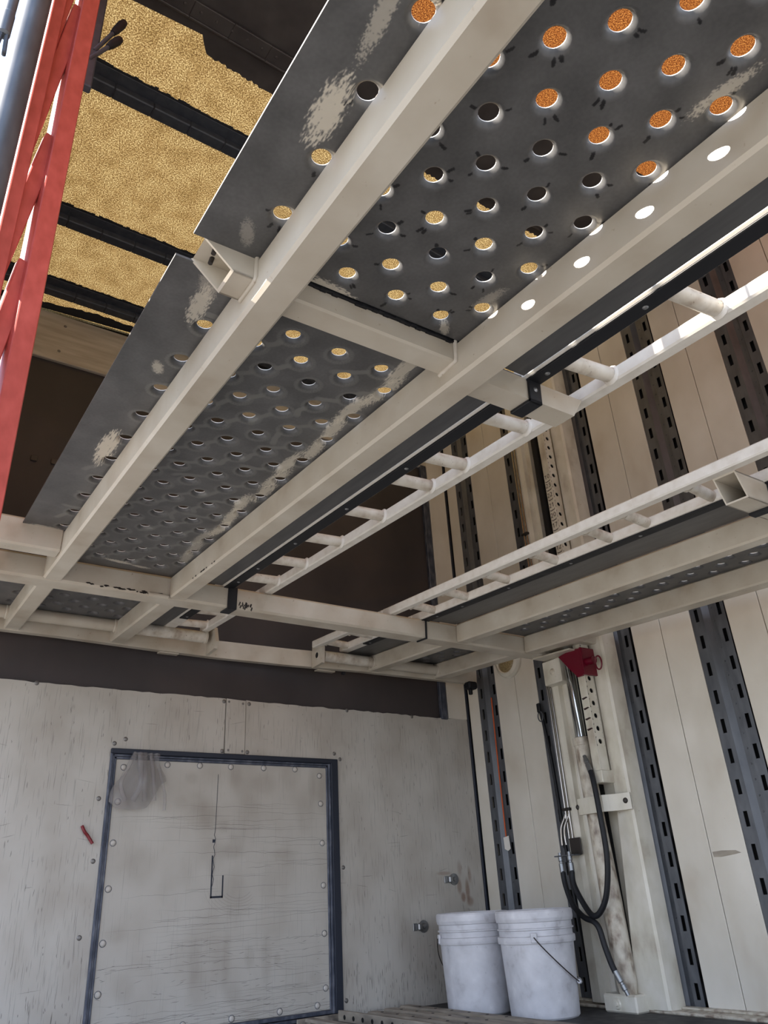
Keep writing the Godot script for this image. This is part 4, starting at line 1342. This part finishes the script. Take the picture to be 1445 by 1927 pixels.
# ---------------------------------------------------------------- red truss post and rams at the open left side
func build_left_gear() -> void:
	var at := Vector3(0.09, 0, -1.2)
	var u := Vector3(cos(deg_to_rad(12.0)), 0, -sin(deg_to_rad(12.0)))
	var n := Vector3(-u.z, 0, u.x)
	var T := thing("truss_post", "bright red painted steel lattice post at the open left side", "post", at)
	var f := func(uu: float, y: float, d := 0.0) -> Vector3: return u * uu + Vector3.UP * y + n * d
	var st := mb()
	bar(st, f.call(0.002, -0.4, -0.03), f.call(0.002, 3.0, -0.03), u, 0.037, 0.06, 0.002)
	obj("rail", st, M.red_paint, T)
	st = mb()
	bar(st, f.call(-0.0615, -0.4, -0.009), f.call(-0.0615, 3.0, -0.009), u, 0.026, 0.018, 0.002)
	obj("rail", st, M.red_paint, T)
	for q in [[2.75, 2.13], [2.29, 1.8], [1.845, 1.48], [1.5, 1.1], [1.1, 0.7], [0.7, 0.3]]:
		st = mb()
		bar(st, f.call(-0.012, q[0] + 0.02, -0.03), f.call(-0.06, q[1] - 0.02, -0.03), u, 0.03, 0.022, 0.002)
		obj("lacing_bar", st, M.red_paint, T)
	# big ram left of the post
	var K := thing("hydraulic_ram", "thick grey steel hydraulic ram standing left of the red post", "hydraulic ram", Vector3(-0.0118, 0, -1.163))
	st = mb()
	lathe(st, [[0.0256, 0.2], [0.0256, 3.0]], 28)
	obj("barrel", st, M.ram_steel, K)
	st = mb()
	lathe(st, [[0.025, 0.15], [0.029, 0.16], [0.029, 0.2], [0.025, 0.21]], 28)
	obj("gland", st, M.ram_steel, K)
	K = thing("hydraulic_ram", "slim grey steel ram with a forked end against the white sky", "hydraulic ram", Vector3(-0.0478, -0.278, -1.012))
	st = mb()
	lathe(st, [[0.0, 2.09], [0.007, 2.09], [0.0105, 2.095], [0.0105, 2.15], [0.0096, 2.155], [0.0096, 3.2]], 20)
	obj("barrel", st, M.ram_steel, K)
	st = mb()
	bar(st, Vector3(-0.008, 2.02, 0), Vector3(-0.004, 2.095, 0), Vector3.RIGHT, 0.008, 0.012)
	bar(st, Vector3(0.008, 2.045, 0), Vector3(0.005, 2.095, 0), Vector3.RIGHT, 0.007, 0.012)
	obj("fork", st, M.bow_steel, K)
	# levers on a dark bar behind the post
	K = thing("valve_stand", "dark steel bar just behind the red post carrying the levers", "stand", Vector3(0.137, 0, -1.33))
	st = mb()
	cbox(st, Vector3(-0.03, 2.2, -0.012), Vector3(0.0, 3.1, 0.012), 0.003)
	obj("upright", st, M.bow_steel, K)
	for q in [[V(0.128, 1.905, -1.32), V(0.187, 2.075, -1.32), "upper of two black levers beside the red post"], [V(0.12, 1.865, -1.32), V(0.184, 2.0, -1.32), "lower of two black levers beside the red post"]]:
		var a: Vector3 = q[0]
		var b: Vector3 = q[1]
		K = thing("control_lever", q[2], "lever", a, "black control levers")
		var d := (b - a).normalized()
		var len := a.distance_to(b)
		st = mb()
		sweep(st, PackedVector3Array([Vector3.ZERO, d * len * 0.62]), 0.0053, 10)
		obj("shaft", st, M.bow_steel, K)
		st = mb()
		lathe(st, [[0.0, len * 0.58], [0.007, len * 0.58], [0.0095, len * 0.68], [0.0108, len * 0.88], [0.0085, len * 0.97], [0.0, len]], 16, facing(Vector3.ZERO, d))
		obj("knob", st, M.rubber, K)

# ---------------------------------------------------------------- loose and small things
func bucket(at: Vector3, label: String, lug_angle: float, dir: float) -> void:
	var B := thing("bucket", label, "bucket", at, "white plastic buckets")
	var st := mb()
	lathe(st, [[0.0, 0.004], [0.122, 0.004], [0.128, 0.0], [0.133, 0.006], [0.1335, 0.02], [0.146, 0.252]], 48)
	lathe(st, [[0.146, 0.252], [0.154, 0.253], [0.1555, 0.262], [0.155, 0.276], [0.1475, 0.279], [0.1475, 0.298], [0.1535, 0.3], [0.1535, 0.305], [0.148, 0.307], [0.148, 0.33]], 48)
	obj("body", st, M.bucket_plastic, B)
	st = mb()
	lathe(st, [[0.148, 0.326], [0.1535, 0.328], [0.1565, 0.34], [0.1565, 0.362], [0.153, 0.369], [0.147, 0.37], [0.143, 0.364], [0.138, 0.36], [0.0, 0.36]], 48)
	obj("lid", st, M.bucket_plastic, B)
	for s in [0.0, PI]:
		var a: float = lug_angle + s
		st = mb()
		cbox(st, Vector3(-0.013, 0.256, 0.148), Vector3(0.013, 0.292, 0.159), 0.003, Transform3D(Basis(Vector3.UP, a), Vector3.ZERO))
		obj("lug", st, M.bucket_plastic, B)
	st = mb()
	var path := PackedVector3Array()
	for i in 41:
		var t := PI * i / 40.0
		var a := lug_angle + dir * t
		var drop := 0.165 * pow(sin(t), 0.9)
		var r := 0.161 - 0.012 * sin(t)
		path.append(Vector3(sin(a) * r, 0.276 - drop, cos(a) * r))
	sweep(st, path, 0.0022, 6)
	var h := obj("bail_handle", st, M.bolt_dark, B)
	st = mb()
	sweep(st, path.slice(17, 24), 0.008, 10)
	obj("grip", st, M.bucket_plastic, h)

func build_small_things() -> void:
	bucket(V(2.447, -0.43, -2.643), "nearer white plastic bucket with lid, the one beside the lift column", atan2(-0.72, 0.69) + 0.0, 1.0)
	bucket(V(2.385, -0.43, -2.965), "farther white plastic bucket with lid, the one against the plywood wall", atan2(-0.92, -0.38), -1.0)
	# hold-down clips on the plywood
	for q in [[2.594, 0.081, "small zinc clip on the plywood wall just above the rust stain"], [2.39, -0.114, "small zinc clip on the plywood wall lower and left of its twin"]]:
		var K := thing("wall_clip", q[2], "clip", V(q[0], q[1], -3.36), "zinc clips on the plywood")
		K.scale = Vector3(1.3, 1.3, 1.3)
		var st := mb()
		lathe(st, [[0.0, 0.005], [0.012, 0.005], [0.02, 0.004], [0.021, 0.0]], 20, facing(Vector3(0.012, 0, 0), Vector3(0, 0, 1)))
		obj("washer", st, M.zinc, K)
		st = mb()
		lathe(st, [[0.0, 0.011], [0.006, 0.01], [0.009, 0.005]], 12, facing(Vector3(0.012, 0, 0), Vector3(0, 0, 1)))
		obj("screw", st, M.zinc, K)
		st = mb()
		cbox(st, Vector3(-0.036, -0.012, 0.002), Vector3(-0.018, 0.012, 0.005), 0.001)
		cbox(st, Vector3(-0.02, -0.012, 0.004), Vector3(-0.002, 0.012, 0.017), 0.004)
		obj("tongue", st, M.zinc, K)
	# rusty stain left beside the clip
	# red peg
	var st := mb()
	sweep(st, smooth_path([V(0.792, 0.327, -3.352), V(0.803, 0.305, -3.346), V(0.817, 0.291, -3.35), V(0.837, 0.262, -3.345)], 4), 0.0062, 10)
	tag(obj("peg", st, M.red_peg), "short dark red peg stuck to the plywood left of the door", "peg")
	# plastic bag over the top of the door
	var B := thing("plastic_bag", "crumpled clear plastic bag hanging from the door's upper left corner", "bag", V(1.0, 0.61, -3.345))
	for layer in 2:
		st = mb()
		var nu := 30
		var nv := 18
		var pt := func(i: int, j: int) -> Vector3:
			var s := float(i) / nu
			var t := float(j) / nv
			var l := -0.04 - 0.08 * smoothstep(0.15, 0.75, t) + 0.03 * smoothstep(0.88, 1.0, t)
			var r := 0.072 + 0.035 * smoothstep(0.2, 0.9, t)
			var x := lerpf(l, r, s)
			var low := -0.225 + 0.02 * pow(absf(s - 0.3) * 2.0, 2.0) + 0.075 * smoothstep(0.6, 0.95, s)
			var yy := low * t
			var d := 0.01 + (0.03 * sin(s * PI) * sin(t * PI * 0.9) * (1.0 if layer == 0 else 0.25)) + 0.009 * sin(s * 21.0 + t * 3.0 + 2.0 * layer) * (1.1 - 0.6 * t) + 0.007 * sin(s * 9.0 - t * 7.0)
			return Vector3(x, yy, d)
		for i in nu:
			for j in nv:
				var p := [pt.call(i, j), pt.call(i + 1, j), pt.call(i + 1, j + 1), pt.call(i, j + 1)]
				var nrm: Vector3 = (p[1] - p[0]).cross(p[3] - p[0]).normalized() * -1.0
				if nrm.z < 0:
					nrm = -nrm
				quad4(st, p, [nrm, nrm, nrm, nrm])
		obj("film", st, M.bag_film, B)
	for g in [[-0.012, -0.004, -0.03, 0.012], [0.01, 0.012, 0.02, 0.01], [0.035, 0.05, 0.06, 0.008], [-0.03, -0.085, -0.06, 0.009]]:
		st = mb()
		sweep(st, smooth_path([Vector3(g[0], 0.0, 0.012), Vector3(lerpf(g[0], g[1], 0.6), -0.07, 0.026), Vector3(g[1], -0.13, 0.034), Vector3(g[2], -0.19, 0.026)], 5), g[3], 8)
		obj("fold", st, M.bag_film, B)
	st = mb()
	sweep(st, smooth_path([Vector3(0.07, -0.06, 0.02), Vector3(0.09, -0.12, 0.022), Vector3(0.105, -0.17, 0.018), Vector3(0.108, -0.225, 0.012)], 5), 0.007, 8)
	obj("tail", st, M.bag_film, B)
	# pull cord with a paper tag
	var Cd := thing("pull_cord", "thin orange cord with a white paper tag hanging on the corner post", "cord", V(2.8, 0.9, -3.15))
	var off := V(2.8, 0.9, -3.15)
	st = mb()
	sweep(st, PackedVector3Array([V(2.803, 0.952, -3.145) - off, V(2.803, 0.6, -3.152) - off, V(2.803, 0.255, -3.155) - off]), 0.0035, 8)
	obj("cord", st, M.orange_cord, Cd)
	st = mb()
	prism(st, PackedVector2Array([Vector2(-3.172, 0.255), Vector2(-3.132, 0.26), Vector2(-3.128, 0.2), Vector2(-3.148, 0.192), Vector2(-3.17, 0.202)]), -0.001, 0.001, side_plane(2.8).translated(-off))
	obj("tag", st, M.paper, Cd)
	# round lamp housing on the wall
	var Lm := thing("dome_lamp", "round white lamp with an amber speckled lens, unlit on the wall", "lamp", V(2.81, 1.112, -2.975))
	st = mb()
	lathe(st, [[0.0, 0.0], [0.094, 0.0], [0.094, 0.012], [0.086, 0.026], [0.07, 0.034], [0.064, 0.03], [0.064, 0.02]], 36, facing(Vector3.ZERO, Vector3(-1, 0, 0)))
	obj("housing", st, M.column_paint, Lm)
	st = mb()
	lathe(st, [[0.064, 0.022], [0.05, 0.03], [0.03, 0.035], [0.0, 0.037]], 32, facing(Vector3.ZERO, Vector3(-1, 0, 0)))
	obj("lens", st, M.lens_amber, Lm)
	# square stickers on the dark sheet
	for q in [[0.395, 1.9, "left one of two small pale squares on the dark front sheet"], [0.482, 1.905, "right one of two small pale squares on the dark front sheet"]]:
		st = mb()
		cbox(st, V(q[0] - 0.013, q[1] - 0.013, -3.372), V(q[0] + 0.013, q[1] + 0.013, -3.366), 0.001)
		tag(obj("pale_square", st, M.roof_metal), q[2], "sticker", "pale squares on the dark sheet")
	# rubber stop dangling from the right end of the deck
	st = mb()
	cbox(st, V(2.68, 1.0, -3.22), V(2.74, 1.04, -3.17), 0.008)
	cbox(st, V(2.69, 0.97, -3.2), V(2.71, 1.0, -3.18), 0.004)
	tag(obj("rubber_buffer", st, M.rubber), "torn black rubber buffer between the deck end and the corner post", "buffer")
	# steel channel and slatted ramp lying by the front wall
	var F := thing("floor_channel", "worn steel wheel channel with punched holes on the floor below the door's corner", "channel", V(1.78, -0.43, -3.25))
	st = mb()
	cbox(st, Vector3(-0.1, 0.0, 0.0), Vector3(0.1, 0.006, 1.3), 0.001)
	obj("base", st, M.floor_steel, F)
	st = mb()
	prism(st, PackedVector2Array([Vector2(0.088, 0.0), Vector2(0.096, 0.0), Vector2(0.096, 0.034), Vector2(0.112, 0.034), Vector2(0.116, 0.04), Vector2(0.09, 0.043), Vector2(0.088, 0.04)]), 0.0, 1.3)
	var fl := obj("side_flange", st, M.slat_paint, F)
	for i in 9:
		st = mb()
		lathe(st, [[0.0, 0.001], [0.0085, 0.001], [0.009, 0.0]], 10, facing(Vector3(0.088, 0.021, 0.05 + i * 0.07), Vector3(-1, 0, 0)))
		obj("hole", st, M.dark_void, fl)
	st = mb()
	prism(st, PackedVector2Array([Vector2(-0.088, 0.0), Vector2(-0.096, 0.0), Vector2(-0.096, 0.034), Vector2(-0.118, 0.032), Vector2(-0.116, 0.042), Vector2(-0.09, 0.044), Vector2(-0.088, 0.04)]), 0.1, 1.3)
	obj("side_flange", st, M.slat_paint, F)
	st = mb()
	cbox(st, Vector3(-0.1, 0.0, -0.008), Vector3(0.1, 0.03, 0.0), 0.002)
	obj("end_plate", st, M.slat_paint, F)
	var S := thing("slatted_track", "worn ribbed floor track lying to the left of the farther bucket", "track", V(2.11, -0.43, -3.2))
	st = mb()
	cbox(st, Vector3(-0.13, 0.0, 0.0), Vector3(0.125, 0.006, 1.2), 0.001)
	obj("base", st, M.floor_steel, S)
	for i in 3:
		st = mb()
		cbox(st, Vector3(-0.125 + i * 0.095, 0.006, -0.02 - 0.02 * i), Vector3(-0.07 + i * 0.095, 0.028, 1.2), 0.006)
		var sl := obj("rib", st, M.slat_paint, S)
		for k in 6:
			st = mb()
			lathe(st, [[0.0, 0.0012], [0.006, 0.001], [0.0065, 0.0]], 8, facing(Vector3(-0.098 + i * 0.095, 0.028, 0.06 + k * 0.11), Vector3.UP))
			obj("hole", st, M.dark_void, sl)
